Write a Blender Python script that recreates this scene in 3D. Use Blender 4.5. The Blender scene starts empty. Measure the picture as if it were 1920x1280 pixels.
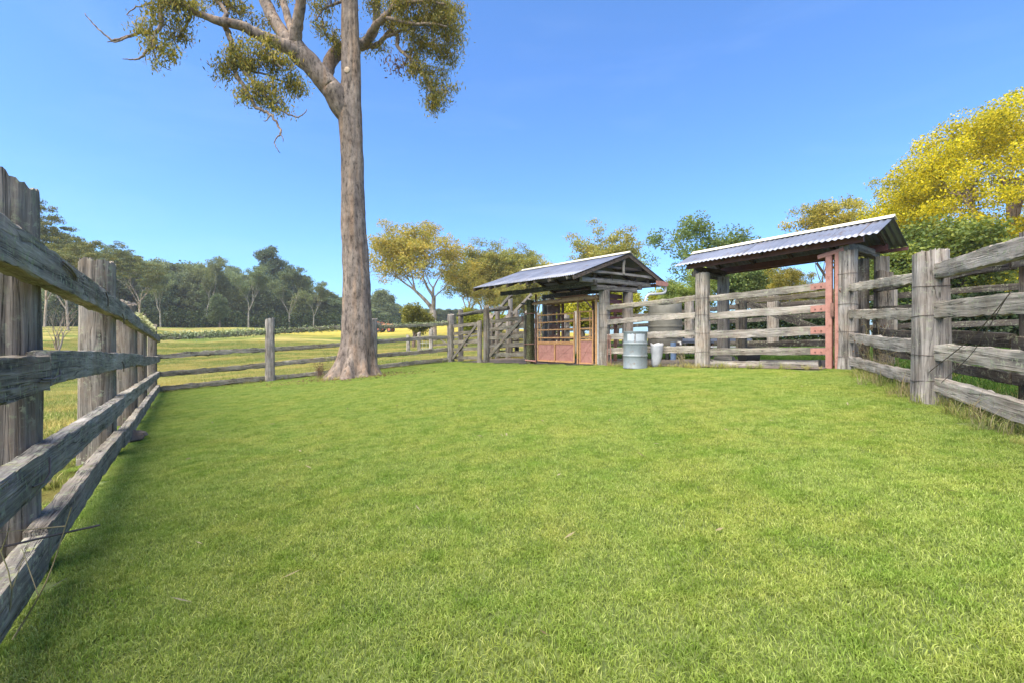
import bpy, math, random
import numpy as np
from mathutils import Vector, Matrix, noise as mnoise

S = bpy.context.scene
COL = S.collection
R = math.radians

# ---------------------------------------------------------------- camera
CAM_Z = 1.05
F = 853.3
cam_d = bpy.data.cameras.new("camera"); cam = bpy.data.objects.new("camera", cam_d); COL.objects.link(cam)
cam_d.lens = 16; cam_d.sensor_width = 36; cam_d.clip_start = 0.05; cam_d.clip_end = 3000
cam.location = (0, 0, CAM_Z); cam.rotation_euler = (R(90), 0, 0)
S.camera = cam
# ---------------------------------------------------------------- light
SUN_EL = R(58)
SUN_AZ = R(-140)      # measured from +Y towards +X
SD = Vector((math.sin(SUN_AZ)*math.cos(SUN_EL), math.cos(SUN_AZ)*math.cos(SUN_EL), math.sin(SUN_EL)))
W = bpy.data.worlds.new("World"); S.world = W; W.use_nodes = True
nt = W.node_tree; nt.nodes.clear()
sky = nt.nodes.new('ShaderNodeTexSky'); sky.sky_type = 'NISHITA'; sky.sun_disc = False
sky.sun_elevation = SUN_EL; sky.sun_rotation = SUN_AZ
sky.air_density = 1.0; sky.dust_density = 1.6; sky.ozone_density = 3.0; sky.altitude = 300
hsv = nt.nodes.new('ShaderNodeHueSaturation'); hsv.inputs['Saturation'].default_value = 1.0
bg = nt.nodes.new('ShaderNodeBackground'); bg.inputs[1].default_value = 0.12
wo = nt.nodes.new('ShaderNodeOutputWorld')
tint = nt.nodes.new('ShaderNodeMix'); tint.data_type = 'RGBA'; tint.blend_type = 'MULTIPLY'; tint.inputs[0].default_value = 1
tint.inputs[7].default_value = (.61, .915, 1.25, 1)
nt.links.new(sky.outputs[0], tint.inputs[6]); wc = nt.nodes.new('ShaderNodeTexCoord'); wm = nt.nodes.new('ShaderNodeMapping'); wm.inputs['Scale'].default_value = (1.2, 2.2, 7.); wm.inputs['Rotation'].default_value = (.15, .1, .4)
wn = nt.nodes.new('ShaderNodeTexNoise'); wn.inputs['Scale'].default_value = 1.6; wn.inputs['Detail'].default_value = 6; wn.inputs['Roughness'].default_value = .55; wn.inputs['Distortion'].default_value = .4
wr = nt.nodes.new('ShaderNodeMapRange'); wr.inputs[1].default_value = .48; wr.inputs[2].default_value = .80; wr.inputs[3].default_value = 0; wr.inputs[4].default_value = .08
wx = nt.nodes.new('ShaderNodeMix'); wx.data_type = 'RGBA'; wx.inputs[7].default_value = (3.6, 4.6, 6.2, 1)
nt.links.new(wc.outputs['Generated'], wm.inputs[0]); nt.links.new(wm.outputs[0], wn.inputs['Vector']); nt.links.new(wn.outputs['Fac'], wr.inputs[0]); nt.links.new(wr.outputs[0], wx.inputs[0])
nt.links.new(tint.outputs[2], wx.inputs[6]); nt.links.new(wx.outputs[2], hsv.inputs['Color']); nt.links.new(hsv.outputs[0], bg.inputs[0]); nt.links.new(bg.outputs[0], wo.inputs[0])
sl = bpy.data.lights.new("sun", 'SUN'); sun = bpy.data.objects.new("sun", sl); COL.objects.link(sun)
sl.energy = 5.0; sl.angle = R(78); sl.color = (1.0, 0.87, 0.64)
sun.rotation_euler = SD.to_track_quat('Z', 'Y').to_euler()
S.view_settings.view_transform = 'Standard'; S.view_settings.look = 'None'
S.view_settings.gamma = 1; S.view_settings.use_curve_mapping = False
S.view_settings.exposure = 1.15
S.render.engine = 'CYCLES'
S.cycles.max_bounces = 6; S.cycles.transparent_max_bounces = 6

# ---------------------------------------------------------------- helpers
rng = np.random.default_rng(7); random.seed(7)
E1 = np.array([-0.588, 0.809]); E2 = np.array([0.809, 0.588])
P0 = np.array([2.60, 12.80])      # shed post on the yard's far line
R0 = np.array([6.10, 8.27])       # big post at the steel gate
R1 = np.array([4.60, 5.00])
ZC = np.array([-10.9, 13.6])      # far left corner
ZE = np.array([-2.70, 20.05])     # far end post
def sstep(a, b, x):
    t = np.clip((x-a)/(b-a), 0, 1); return t*t*(3-2*t)
def plane(x, y): return 0.0687*x + 0.0176*y
def ground(x, y):
    x = np.asarray(x, float); y = np.asarray(y, float)
    p = plane(x, y)
    n = (x-R0[0])*E2[0] + (y-R0[1])*E2[1]
    k = 0.25
    cap = -k*np.log(np.exp(-p/k) + np.exp(-0.85/k))
    w = sstep(0.8, 4.0, n); p = p*(1-w) + cap*w
    r = np.hypot(x, y); az = np.degrees(np.arctan2(x, y))
    el = np.interp(az, [-180, -60, -45, -20, -10, -4, 3, 20, 60, 180], [.0, .02, .024, .022, .032, .036, .02, .004, .004, 0])
    zt = 1.05 + np.minimum(r, 240)*el
    p = np.clip(p, -2.6, 3)
    w2 = sstep(24, 88, r)
    z = p*(1-w2) + zt*w2
    rr = sstep(22, 40, r)
    z = z + rr*(0.25*np.sin(x*.11+1)*np.sin(y*.09) + .12*np.sin(x*.31+y*.2))
    return z
def gz(x, y): return float(ground(x, y))
def at(u, v, Y):
    return np.array([(u-960)/F*Y, Y, CAM_Z + (640-v)/F*Y])

class MB:
    def __init__(s): s.v = []; s.f = []; s.n = 0; s.smooth = True; s.att = {}
    def add(s, V, Fc):
        V = np.asarray(V, float); s.v.append(V)
        s.f += [tuple(int(i)+s.n for i in q) for q in Fc]; s.n += len(V); return s
    def box(s, c, size, M=None):
        sx, sy, sz = [a/2 for a in size]; b = min(sx, sy, sz)*0.16
        V = []
        for z in (-1, 1):
            for (x, y) in ((-1,-1),(1,-1),(1,1),(-1,1)):
                V.append((x*sx, y*sy, z*sz))
        V = np.array(V)
        if M is not None: V = V @ np.array(M).T
        V = V + np.array(c)
        return s.add(V, [(3,2,1,0),(4,5,6,7),(0,1,5,4),(1,2,6,5),(2,3,7,6),(3,0,4,7)])
    def bar(s, a, b, w, h, up=(0,0,1)):
        a = Vector(a); b = Vector(b); d = (b-a); L = d.length; d.normalize(); u = Vector(up)
        sd = u.cross(d)
        if sd.length < 1e-4: sd = Vector((1,0,0)).cross(d)
        sd.normalize(); u = d.cross(sd)
        M = np.array([[d.x, sd.x, u.x],[d.y, sd.y, u.y],[d.z, sd.z, u.z]])
        return s.box(tuple((a+b)/2), (L, w, h), M)
    def tube(s, pts, rad, n=8, cap=True):
        pts = np.asarray(pts, float); m = len(pts)
        rad = np.full(m, rad) if np.isscalar(rad) else np.asarray(rad, float)
        T = np.gradient(pts, axis=0); T /= (np.linalg.norm(T, axis=1, keepdims=True)+1e-9)
        a = np.array([0,0,1.]) if abs(T[0][2]) < .9 else np.array([1.,0,0])
        N = np.cross(T[0], a); N /= np.linalg.norm(N)
        th = np.linspace(0, 2*np.pi, n, endpoint=False); V = []
        for i in range(m):
            N = N - T[i]*np.dot(N, T[i]); N /= (np.linalg.norm(N)+1e-9); B = np.cross(T[i], N)
            V.append(pts[i] + rad[i]*(np.cos(th)[:,None]*N + np.sin(th)[:,None]*B))
        V = np.concatenate(V); Fc = []
        for i in range(m-1):
            for j in range(n):
                k = (j+1) % n; Fc.append((i*n+j, i*n+k, (i+1)*n+k, (i+1)*n+j))
        if cap: Fc.append(tuple(range(n-1, -1, -1))); Fc.append(tuple((m-1)*n+j for j in range(n)))
        return s.add(V, Fc)
    def arrays(s): return (np.concatenate(s.v) if s.v else np.zeros((0,3))), s.f

def mesh_from(name, V, Fc, mats, smooth=True, att=None):
    me = bpy.data.meshes.new(name)
    V = np.asarray(V, np.float32)
    if isinstance(Fc, np.ndarray):
        nf, k = Fc.shape
        me.vertices.add(len(V)); me.vertices.foreach_set('co', V.ravel())
        me.loops.add(nf*k); me.polygons.add(nf)
        me.loops.foreach_set('vertex_index', Fc.ravel().astype(np.int32))
        me.polygons.foreach_set('loop_start', np.arange(0, nf*k, k, dtype=np.int32))
        me.polygons.foreach_set('loop_total', np.full(nf, k, np.int32))
    else:
        me.from_pydata(V.tolist(), [], Fc)
    for m in (mats if isinstance(mats, (list, tuple)) else [mats]): me.materials.append(m)
    if att:
        for k, a in att.items():
            at_ = me.attributes.new(k, 'FLOAT', 'POINT'); at_.data.foreach_set('value', np.asarray(a, np.float32))
    me.update(calc_edges=True)
    if smooth:
        me.polygons.foreach_set('use_smooth', np.ones(len(me.polygons), bool))
        if smooth != 'all':
            try: me.set_sharp_from_angle(angle=R(42))
            except Exception: pass
    return me
def link(name, me, parent=None, loc=(0,0,0), rot=None, M=None):
    o = bpy.data.objects.new(name, me); COL.objects.link(o)
    if parent is not None: o.parent = parent
    pl = parent.location if parent is not None else Vector((0,0,0))
    if M is not None: o.matrix_basis = M
    o.location = Vector(loc) - (pl if (parent is not None and parent.parent is None) else (pl + parent.parent.location if parent is not None else Vector((0,0,0))))
    if rot is not None: o.rotation_euler = rot
    return o
def thing(name, label, cat, loc, group=None, kind=None):
    o = bpy.data.objects.new(name, None); COL.objects.link(o); o.location = Vector([float(a) for a in loc]); o.empty_display_size = .2
    tag(o, label, cat, group, kind); return o
def tag(o, label=None, cat=None, group=None, kind=None):
    if label: o['label'] = label
    if cat: o['category'] = cat
    if group: o['group'] = group
    if kind: o['kind'] = kind
    return o
def part(name, mb, mat, parent, smooth=True, org=None):
    """mesh given in world coordinates, origin moved to org or its centre"""
    V, Fc = mb.arrays()
    c = np.array(org) if org is not None else V.mean(0)
    return link(name, mesh_from(name, V-c, Fc, mat, smooth), parent, c)

# ---------------------------------------------------------------- materials
class NT:
    def __init__(s, name):
        s.m = bpy.data.materials.new(name); s.m.use_nodes = True; s.t = s.m.node_tree; s.t.nodes.clear()
        s.out = s.n('ShaderNodeOutputMaterial'); s.b = s.n('ShaderNodeBsdfPrincipled'); s.l(s.b.outputs[0], s.out.inputs[0])
    def n(s, typ, **kw):
        nd = s.t.nodes.new(typ)
        for k, v in kw.items(): setattr(nd, k, v)
        return nd
    def l(s, a, b): s.t.links.new(a, b)
    def set(s, nd, **kw):
        for k, v in kw.items(): nd.inputs[k].default_value = v
        return nd
    def coords(s, scale, which='Object', rnd=True):
        tc = s.n('ShaderNodeTexCoord'); mp = s.n('ShaderNodeMapping'); mp.inputs['Scale'].default_value = scale
        src = tc.outputs[which]
        if which == 'World': src = None
        s.l(src, mp.inputs[0])
        if rnd:
            oi = s.n('ShaderNodeObjectInfo'); mu = s.n('ShaderNodeMath', operation='MULTIPLY'); mu.inputs[1].default_value = 37.0
            s.l(oi.outputs['Random'], mu.inputs[0]); s.l(mu.outputs[0], mp.inputs['Location'])
        return mp.outputs[0]
    def wcoords(s, scale=(1,1,1)):
        g = s.n('ShaderNodeNewGeometry'); mp = s.n('ShaderNodeMapping'); mp.inputs['Scale'].default_value = scale
        s.l(g.outputs['Position'], mp.inputs[0]); return mp.outputs[0]
    def noise(s, vec, scale, detail=6, rough=.6, dist=0):
        nd = s.n('ShaderNodeTexNoise'); nd.inputs['Scale'].default_value = scale; nd.inputs['Detail'].default_value = detail
        nd.inputs['Roughness'].default_value = rough; nd.inputs['Distortion'].default_value = dist
        if vec is not None: s.l(vec, nd.inputs['Vector'])
        return nd.outputs['Fac']
    def ramp(s, fac, stops, interp='LINEAR'):
        r = s.n('ShaderNodeValToRGB'); r.color_ramp.interpolation = interp
        e = r.color_ramp.elements
        while len(e) > 1: e.remove(e[-1])
        for i, (p, c) in enumerate(stops):
            if not isinstance(c, (tuple, list)): c = (c, c, c)
            if i == 0: e[0].position = p; e[0].color = (*c, 1)
            else:
                q = e.new(p); q.color = (*c, 1)
        s.l(fac, r.inputs[0]); return r.outputs[0]
    def mix(s, f, a, b, mode='MIX'):
        m = s.n('ShaderNodeMix', data_type='RGBA', blend_type=mode)
        for sock, val in ((m.inputs[0], f), (m.inputs[6], a), (m.inputs[7], b)):
            if hasattr(val, 'links'): s.l(val, sock)
            else: sock.default_value = val if isinstance(val, (int, float)) and sock == m.inputs[0] else ((*val, 1) if not isinstance(val, (int, float)) else (val, val, val, 1))
        return m.outputs[2]
    def math(s, op, a, b=None):
        m = s.n('ShaderNodeMath', operation=op)
        for i, v in enumerate((a, b)):
            if v is None: continue
            if hasattr(v, 'links'): s.l(v, m.inputs[i])
            else: m.inputs[i].default_value = v
        return m.outputs[0]
    def bump(s, h, strength=.4, dist=.01):
        b = s.n('ShaderNodeBump'); b.inputs['Strength'].default_value = strength; b.inputs['Distance'].default_value = dist
        s.l(h, b.inputs['Height']); s.l(b.outputs[0], s.b.inputs['Normal']); return b
    def col(s, c): s.l(c, s.b.inputs['Base Color']) if hasattr(c, 'links') else setattr(s.b.inputs['Base Color'], 'default_value', (*c, 1))

def wood(name, axis='z', dark=(.10,.09,.08), light=(.42,.39,.36), warm=.3, lichen=.3, moss=0.0, bumpd=.012):
    t = NT(name); dark = tuple(a*.55 for a in dark); light = tuple(a*.60 for a in light)
    st = {'z': (1, 1, .05), 'x': (.045, 1, 1)}[axis]
    co = t.coords(st); ci = t.coords((1,1,1))
    g1 = t.noise(co, 22, 8, .7, .3); g2 = t.noise(co, 75, 5, .7)
    cr = t.noise(co, 13, 3, .55, .6)
    patch = t.noise(ci, 3.2, 5, .65)
    mid = tuple((a*.45+b*.55) for a, b in zip(dark, light))
    c = t.ramp(g1, [(.30, dark), (.5, mid), (.70, light)])
    fine = t.ramp(g2, [(.3, .55), (.6, 1.12)])
    c = t.mix(1.0, c, fine, 'MULTIPLY')
    wf = t.ramp(patch, [(.42, 0.), (.68, warm)])
    c = t.mix(wf, c, tuple(a*b for a, b in zip(mid, (1.05, .78, .55))))
    pd = t.ramp(t.noise(ci, 1.7, 4, .6), [(.35, .62), (.6, 1.08)])
    c = t.mix(1.0, c, pd, 'MULTIPLY')
    crm = t.ramp(cr, [(.475, 1.), (.497, .10), (.503, .10), (.525, 1.)])
    big = t.ramp(t.noise(ci, 5, 3), [(.42, 0.), (.6, 1.)])
    c = t.mix(t.math('MULTIPLY', big, .85), c, t.mix(1.0, c, crm, 'MULTIPLY'))
    if lichen > 0:
        lm = t.noise(ci, 26, 6, .7); lm2 = t.noise(ci, 4.5, 3, .6)
        f = t.math('MULTIPLY', t.ramp(lm, [(.54, 0.), (.60, 1.)]), t.ramp(lm2, [(.5-.25*lichen, 0.), (.72-.25*lichen, .85)]))
        lc = t.ramp(t.noise(ci, 11, 3), [(.4, (.30,.32,.24)), (.6, (.20,.23,.15))])
        c = t.mix(f, c, lc)
    if moss > 0:
        gn = t.n('ShaderNodeNewGeometry'); sx = t.n('ShaderNodeSeparateXYZ'); t.l(gn.outputs['Normal'], sx.inputs[0])
        f = t.math('MULTIPLY', t.ramp(sx.outputs[2], [(.0, .25), (.6, 1.)]), t.ramp(t.noise(ci, 14, 6, .7), [(.62-.3*moss, 0.), (.70-.2*moss, 1.)]))
        c = t.mix(f, c, t.ramp(t.noise(ci, 30, 3), [(.4, (.10,.12,.05)), (.6, (.26,.28,.13))]))
    oi = t.n('ShaderNodeObjectInfo'); c = t.mix(1.0, c, t.ramp(oi.outputs['Random'], [(0, (.86,.82,.78)), (.35, (1.25,1.2,1.14)), (.6, (1.02,.99,1.0)), (.8, (1.42,1.36,1.28)), (1., (.95,.95,.98))]), 'MULTIPLY')
    t.col(c); t.b.inputs['Roughness'].default_value = .88; t.b.inputs['Specular IOR Level'].default_value = .2
    h = t.math('ADD', t.math('MULTIPLY', g1, .7), t.math('MULTIPLY', g2, .35))
    h = t.math('ADD', h, t.math('MULTIPLY', crm, .35))
    t.bump(h, .9, bumpd)
    return t.m
M = {}
M['post'] = wood('weathered_post', 'z', (.11,.10,.09), (.76,.72,.68), .35, .3)
M['post_dark'] = wood('dark_post', 'z', (.045,.042,.038), (.40,.37,.34), .55, .35, .05)
M['rail'] = wood('weathered_rail', 'x', (.16,.145,.13), (.82,.78,.72), .3, .8)
M['rail_lichen'] = wood('lichen_rail', 'x', (.12,.11,.10), (.60,.57,.51), .4, 1.0, .25)
M['rail_dark'] = wood('dark_rail', 'x', (.035,.033,.032), (.22,.20,.19), .4, .5, .1)
M['rail_left'] = wood('grey_mottled_rail', 'x', (.10,.095,.088), (.68,.64,.59), .35, .9, .12)
M['post_left'] = wood('old_split_post', 'z', (.06,.056,.05), (.56,.52,.48), .45, .35, .05)
M['gate_wood'] = wood('gate_wood', 'x', (.13,.12,.10), (.42,.39,.34), .4, .5, .1)
M['frame_wood'] = wood('roof_timber', 'x', (.06,.05,.045), (.24,.20,.17), .5, 0)
M['beam'] = wood('grey_beam', 'x', (.13,.12,.115), (.46,.44,.42), .2, .3)
M['mossy_post'] = wood('mossy_post', 'z', (.05,.05,.02), (.20,.19,.09), .3, .5, .5)

def painted(name, c1, c2, rough=.55, metal=0., sc=6, bumpd=.002, rust=None):
    t = NT(name); ci = t.coords((1,1,1))
    c = t.ramp(t.noise(ci, sc, 6, .65), [(.35, c1), (.65, c2)])
    if rust: c = t.mix(t.ramp(t.noise(ci, sc*2.3, 6, .7), [(.55, 0.), (.68, .9)]), c, rust)
    t.col(c); t.b.inputs['Roughness'].default_value = rough; t.b.inputs['Metallic'].default_value = metal
    t.bump(t.noise(ci, sc*8, 4), .3, bumpd); return t.m
M['red_steel'] = painted('red_oxide_steel', (.33,.145,.115), (.42,.205,.165), .6, rust=(.20,.09,.05))
M['golden_lit_steel'] = painted('sunlit_red_steel', (.42,.22,.09), (.55,.30,.13), .55, rust=(.2,.09,.045))  # red steel with warm golden sunlight put into its paint colour
M['dark_red'] = painted('dark_red_purlin', (.10,.035,.035), (.16,.06,.055), .6)
M['rust'] = painted('rusty_steel', (.12,.06,.045), (.24,.13,.10), .8)
M['wire'] = painted('wire', (.07,.055,.05), (.14,.11,.10), .6, .5)
M['zinc'] = painted('galvanised_iron', (.155,.175,.23), (.24,.26,.33), .45, .5, 1.5, .001, rust=(.16,.13,.12))
M['ridge_cap'] = painted('ridge_cap', (.60,.57,.46), (.70,.67,.56), .5, .1, 3)
M['drum'] = painted('drum_paint', (.17,.20,.215), (.25,.28,.30), .5, .1, 3, .002, rust=(.16,.13,.11))
M['drum_pale'] = painted('pale_drum_patch', (.36,.40,.45), (.42,.46,.50), .5, .0, 7)
M['tank'] = painted('tank_grey', (.12,.115,.095), (.17,.165,.14), .6, 0, 4)
M['white_bag'] = painted('white_bag', (.30,.31,.34), (.42,.43,.46), .7, 0, 5)
M['white_steel'] = painted('pale_steel', (.42,.42,.42), (.55,.55,.54), .5)
M['blue'] = painted('blue_paint', (.12,.19,.32), (.18,.26,.40), .6)
M['black'] = painted('black_rubber', (.02,.02,.022), (.035,.035,.035), .6)
M['tractor_red'] = painted('faded_tractor_red', (.40,.11,.06), (.5,.18,.1), .6, rust=(.2,.09,.05))

def leafmat(name, cols, trans=.35, patch=.4, psc=.6):
    t = NT(name)
    a = t.n('ShaderNodeAttribute', attribute_name='rnd')
    c = t.ramp(a.outputs['Fac'], [(i/(len(cols)-1), c_) for i, c_ in enumerate(cols)])
    pv = t.ramp(t.noise(t.wcoords(), psc, 3), [(.35, 1-patch), (.65, 1+patch*.6)])
    c = t.mix(1.0, c, pv, 'MULTIPLY')
    oi = t.n('ShaderNodeObjectInfo'); c = t.mix(1.0, c, t.ramp(oi.outputs['Random'], [(0, (.72,.80,.85)), (.3, (1.05,1.0,.95)), (.55, (.85,.95,.9)), (.8, (1.3,1.18,1.0)), (1., (1.,1.08,1.0))]), 'MULTIPLY')
    t.col(c); t.b.inputs['Roughness'].default_value = .55; t.b.inputs['Specular IOR Level'].default_value = .25
    tr = t.n('ShaderNodeBsdfTranslucent'); t.l(t.mix(1.0, c, (1.25,1.2,.6), 'MULTIPLY'), tr.inputs[0])
    mx = t.n('ShaderNodeMixShader'); mx.inputs[0].default_value = trans
    t.l(t.b.outputs[0], mx.inputs[1]); t.l(tr.outputs[0], mx.inputs[2]); t.l(mx.outputs[0], t.out.inputs[0])
    return t.m
M['gum_leaf'] = leafmat('gum_leaf', [(.11,.13,.035), (.21,.21,.04), (.38,.33,.06), (.46,.32,.075)])
M['dead_leaf'] = leafmat('dead_leaf', [(.12,.06,.035), (.2,.11,.06)])
M['far_gum_leaf'] = leafmat('far_gum_leaf', [(.16,.19,.06), (.31,.30,.08), (.50,.36,.09)], .4, .3, .3)  # orange gold of low sun on the gums is put into the leaf colour
M['olive_leaf'] = leafmat('olive_leaf', [(.09,.115,.05), (.15,.17,.06), (.32,.26,.08)], .3, .35, .2)
M['olive_bush'] = leafmat('olive_bush', [(.12,.12,.03), (.22,.20,.035), (.34,.28,.05)], .3, .35, .5)
M['wood_leaf'] = leafmat('wood_leaf', [(.085,.12,.07), (.13,.17,.095), (.21,.25,.13)], .3, .35, .12)
M['gold_leaf'] = leafmat('golden_leaf', [(.13,.16,.011), (.40,.385,.012), (.62,.545,.025)], .4, .25, .5)  # golden sunlight on this crown is painted into the leaves
M['bush_leaf'] = leafmat('bush_leaf', [(.14,.18,.02), (.28,.30,.03), (.42,.40,.04)], .4, .3, .8)
M['dense_leaf'] = leafmat('dense_leaf', [(.06,.10,.03), (.12,.17,.035), (.26,.28,.04)], .3, .4, .8)
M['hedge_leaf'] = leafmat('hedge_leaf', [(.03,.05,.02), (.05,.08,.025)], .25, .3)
M['green_leaf'] = leafmat('green_leaf', [(.13,.19,.07), (.21,.28,.08), (.34,.34,.09)], .4, .3)

def bark(name, c1, c2, c3, sc=5, bd=.02):
    t = NT(name); co = t.coords((1,1,.35), rnd=False); ci = t.coords((1,1,1), rnd=False)
    n1 = t.noise(ci, sc*.35, 6, .7, .5); n2 = t.noise(co, sc*2.4, 7, .72)
    c = t.ramp(n1, [(.35, c1), (.6, c2)])
    fl = t.ramp(n2, [(.36, .32), (.47, .92), (.62, 1.25)])
    c = t.mix(1.0, c, fl, 'MULTIPLY')
    sp = t.ramp(t.noise(co, sc*1.1, 6, .7), [(.60, 0.), (.66, .75)])
    c = t.mix(sp, c, c3)
    c = t.mix(1.0, c, t.ramp(t.noise(t.coords((1,1,.07), rnd=False), sc*.9, 5, .6), [(.38, (.78,.78,.82)), (.5, (1,1,1)), (.63, (1.16,1.02,.89))]), 'MULTIPLY')
    t.col(c); t.b.inputs['Roughness'].default_value = .9; t.b.inputs['Specular IOR Level'].default_value = .15
    t.bump(t.math('ADD', n2, t.math('MULTIPLY', t.noise(ci, sc*9, 4), .3)), .9, bd); return t.m
M['gum_bark'] = bark('gum_bark', (.135,.105,.088), (.25,.205,.175), (.05,.038,.032))
M['pale_bark'] = bark('pale_bark', (.28,.23,.18), (.42,.36,.30), (.16,.13,.10), 2)
M['white_bark'] = bark('white_bark', (.20,.19,.165), (.32,.30,.265), (.14,.12,.10), 2)
M['dark_bark'] = bark('dark_bark', (.12,.09,.07), (.2,.16,.13), (.08,.06,.05), 4)

def lawn_mat(name, c1, c2, c3, sc=1.2, sun_streak=0.):
    t = NT(name)
    a = t.n('ShaderNodeAttribute', attribute_name='rnd'); b = t.n('ShaderNodeAttribute', attribute_name='hgt')
    c = t.ramp(a.outputs['Fac'], [(0, c1), (.6, c2), (1., c3)])
    w = t.wcoords()
    c = t.mix(t.ramp(t.noise(w, sc, 4, .6), [(.4, 0.), (.62, .7)]), c, t.mix(1.0, c, (1.18,1.04,.98), 'MULTIPLY'))
    c = t.mix(t.ramp(t.noise(w, sc*3.1, 3, .6), [(.45, 0.), (.66, .8)]), c, t.mix(1.0, c, (.62,.78,.5), 'MULTIPLY'))
    c = t.mix(t.ramp(t.noise(w, sc*9, 3, .6), [(.5, 0.), (.62, .55)]), c, t.mix(1.0, c, (.55,.62,.5), 'MULTIPLY'))
    c = t.mix(t.ramp(t.noise(w, sc*.5, 4, .6), [(.52, 0.), (.68, .55)]), c, t.mix(1.0, c, (1.22,1.08,1.3), 'MULTIPLY'))
    if sun_streak: c = t.mix(t.ramp(t.noise(t.wcoords((.12,.5,.5)), 1, 5, .65), [(.47, 0.), (.6, sun_streak)]), c, (.60,.47,.16))  # yellow streaks of sunlight painted into the blade colour
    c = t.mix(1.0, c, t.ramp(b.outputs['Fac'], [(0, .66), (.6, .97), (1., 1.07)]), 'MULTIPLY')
    t.col(c); t.b.inputs['Roughness'].default_value = .6; t.b.inputs['Specular IOR Level'].default_value = .2
    tr = t.n('ShaderNodeBsdfTranslucent'); t.l(c, tr.inputs[0])
    mx = t.n('ShaderNodeMixShader'); mx.inputs[0].default_value = .3
    t.l(t.b.outputs[0], mx.inputs[1]); t.l(tr.outputs[0], mx.inputs[2]); t.l(mx.outputs[0], t.out.inputs[0])
    return t.m
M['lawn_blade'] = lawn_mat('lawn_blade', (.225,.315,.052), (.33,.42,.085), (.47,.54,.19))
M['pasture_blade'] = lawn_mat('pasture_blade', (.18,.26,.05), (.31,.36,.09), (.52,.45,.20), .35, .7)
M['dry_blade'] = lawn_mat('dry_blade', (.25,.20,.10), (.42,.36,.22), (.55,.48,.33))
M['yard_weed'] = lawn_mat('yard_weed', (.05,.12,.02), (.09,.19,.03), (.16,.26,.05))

t = NT('ground'); w = t.wcoords()
c = t.ramp(t.noise(w, .16, 6, .65), [(.38, (.10,.16,.03)), (.52, (.19,.22,.05)), (.64, (.34,.28,.10))])
c = t.mix(t.ramp(t.noise(w, 2.5, 6, .75), [(.4, 0.), (.65, .6)]), c, t.mix(1.0, c, (.55,.62,.5), 'MULTIPLY'))
c = t.mix(t.ramp(t.noise(t.wcoords((.12,.5,.5)), 1, 5, .65), [(.47, 0.), (.6, .7)]), c, (.52,.42,.14))  # same sunlit yellow streaks, painted on the ground
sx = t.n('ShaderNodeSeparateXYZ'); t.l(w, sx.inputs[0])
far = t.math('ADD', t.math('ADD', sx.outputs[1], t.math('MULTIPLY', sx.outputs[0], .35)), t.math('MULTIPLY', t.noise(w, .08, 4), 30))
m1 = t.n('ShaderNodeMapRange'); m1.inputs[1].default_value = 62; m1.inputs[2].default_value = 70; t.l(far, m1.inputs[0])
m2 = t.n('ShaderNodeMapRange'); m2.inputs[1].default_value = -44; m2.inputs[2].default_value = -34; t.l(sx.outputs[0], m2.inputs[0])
c = t.mix(t.math('MULTIPLY', t.math('MULTIPLY', m1.outputs[0], m2.outputs[0]), .8), c, t.ramp(t.noise(t.wcoords((.3,1,1)), .5, 7, .75), [(.3, (.26,.27,.05)), (.5, (.46,.37,.06)), (.68, (.60,.44,.12))]))  # sunlit strip of the distant pasture painted in as yellow ground
t.col(c); t.b.inputs['Roughness'].default_value = .95; t.b.inputs['Specular IOR Level'].default_value = .1
t.bump(t.noise(w, 5, 8, .8), 1., .25); M['ground'] = t.m
t = NT('lawn_soil'); w = t.wcoords()
t.col(t.ramp(t.noise(w, 9, 6, .7), [(.4, (.07,.10,.022)), (.6, (.14,.18,.045))])); t.b.inputs['Roughness'].default_value = .95
t.bump(t.noise(w, 30, 5, .7), .6, .02); M['lawn_soil'] = t.m
t = NT('dirt'); w = t.wcoords()
t.col(t.ramp(t.noise(w, 7, 8, .75), [(.35, (.09,.07,.055)), (.55, (.17,.14,.115)), (.7, (.28,.25,.21))])); t.b.inputs['Roughness'].default_value = .95
t.bump(t.noise(w, 22, 6, .75), .9, .03); M['dirt'] = t.m

# ---------------------------------------------------------------- ground
def axis(lo, hi, fine, flo, fhi, growth):
    a = [flo]
    while a[-1] < fhi: a.append(a[-1]+fine)
    s = fine; b = []
    x = a[-1]
    while x < hi: s *= growth; x += s; b.append(x)
    s = fine; x = flo; c = []
    while x > lo: s *= growth; x -= s; c.append(x)
    return np.array(c[::-1]+a+b)
ax = axis(-900, 900, .7, -24, 22, 1.07); ay = axis(-500, 1100, .7, -6, 32, 1.07)
GX, GY = np.meshgrid(ax, ay); GZ = ground(GX, GY)
nx, ny = len(ax), len(ay)
ids = np.arange(nx*ny).reshape(ny, nx)
Fq = np.stack([ids[:-1,:-1], ids[:-1,1:], ids[1:,1:], ids[1:,:-1]], -1).reshape(-1, 4)
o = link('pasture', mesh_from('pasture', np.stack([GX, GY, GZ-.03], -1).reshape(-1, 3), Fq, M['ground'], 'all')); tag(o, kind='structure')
LP0 = np.array([-2.2, 1.93]); LD = np.array([-.588, .809])      # left fence line
def lf(tt): return LP0 + LD*tt
LFL = float(np.linalg.norm(ZC-LP0))
yard = [lf(-7.2)+E2*.02, ZC, ZE, R0, R1, R1+(R1-R0)*1.3, np.array([0.5,-3.2])]
V = [(p[0], p[1], plane(p[0], p[1])-.012) for p in yard]
o = link('lawn', mesh_from('lawn', V, [tuple(range(len(V)))][::-1], M['lawn_soil'], False)); tag(o, kind='structure')
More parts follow.
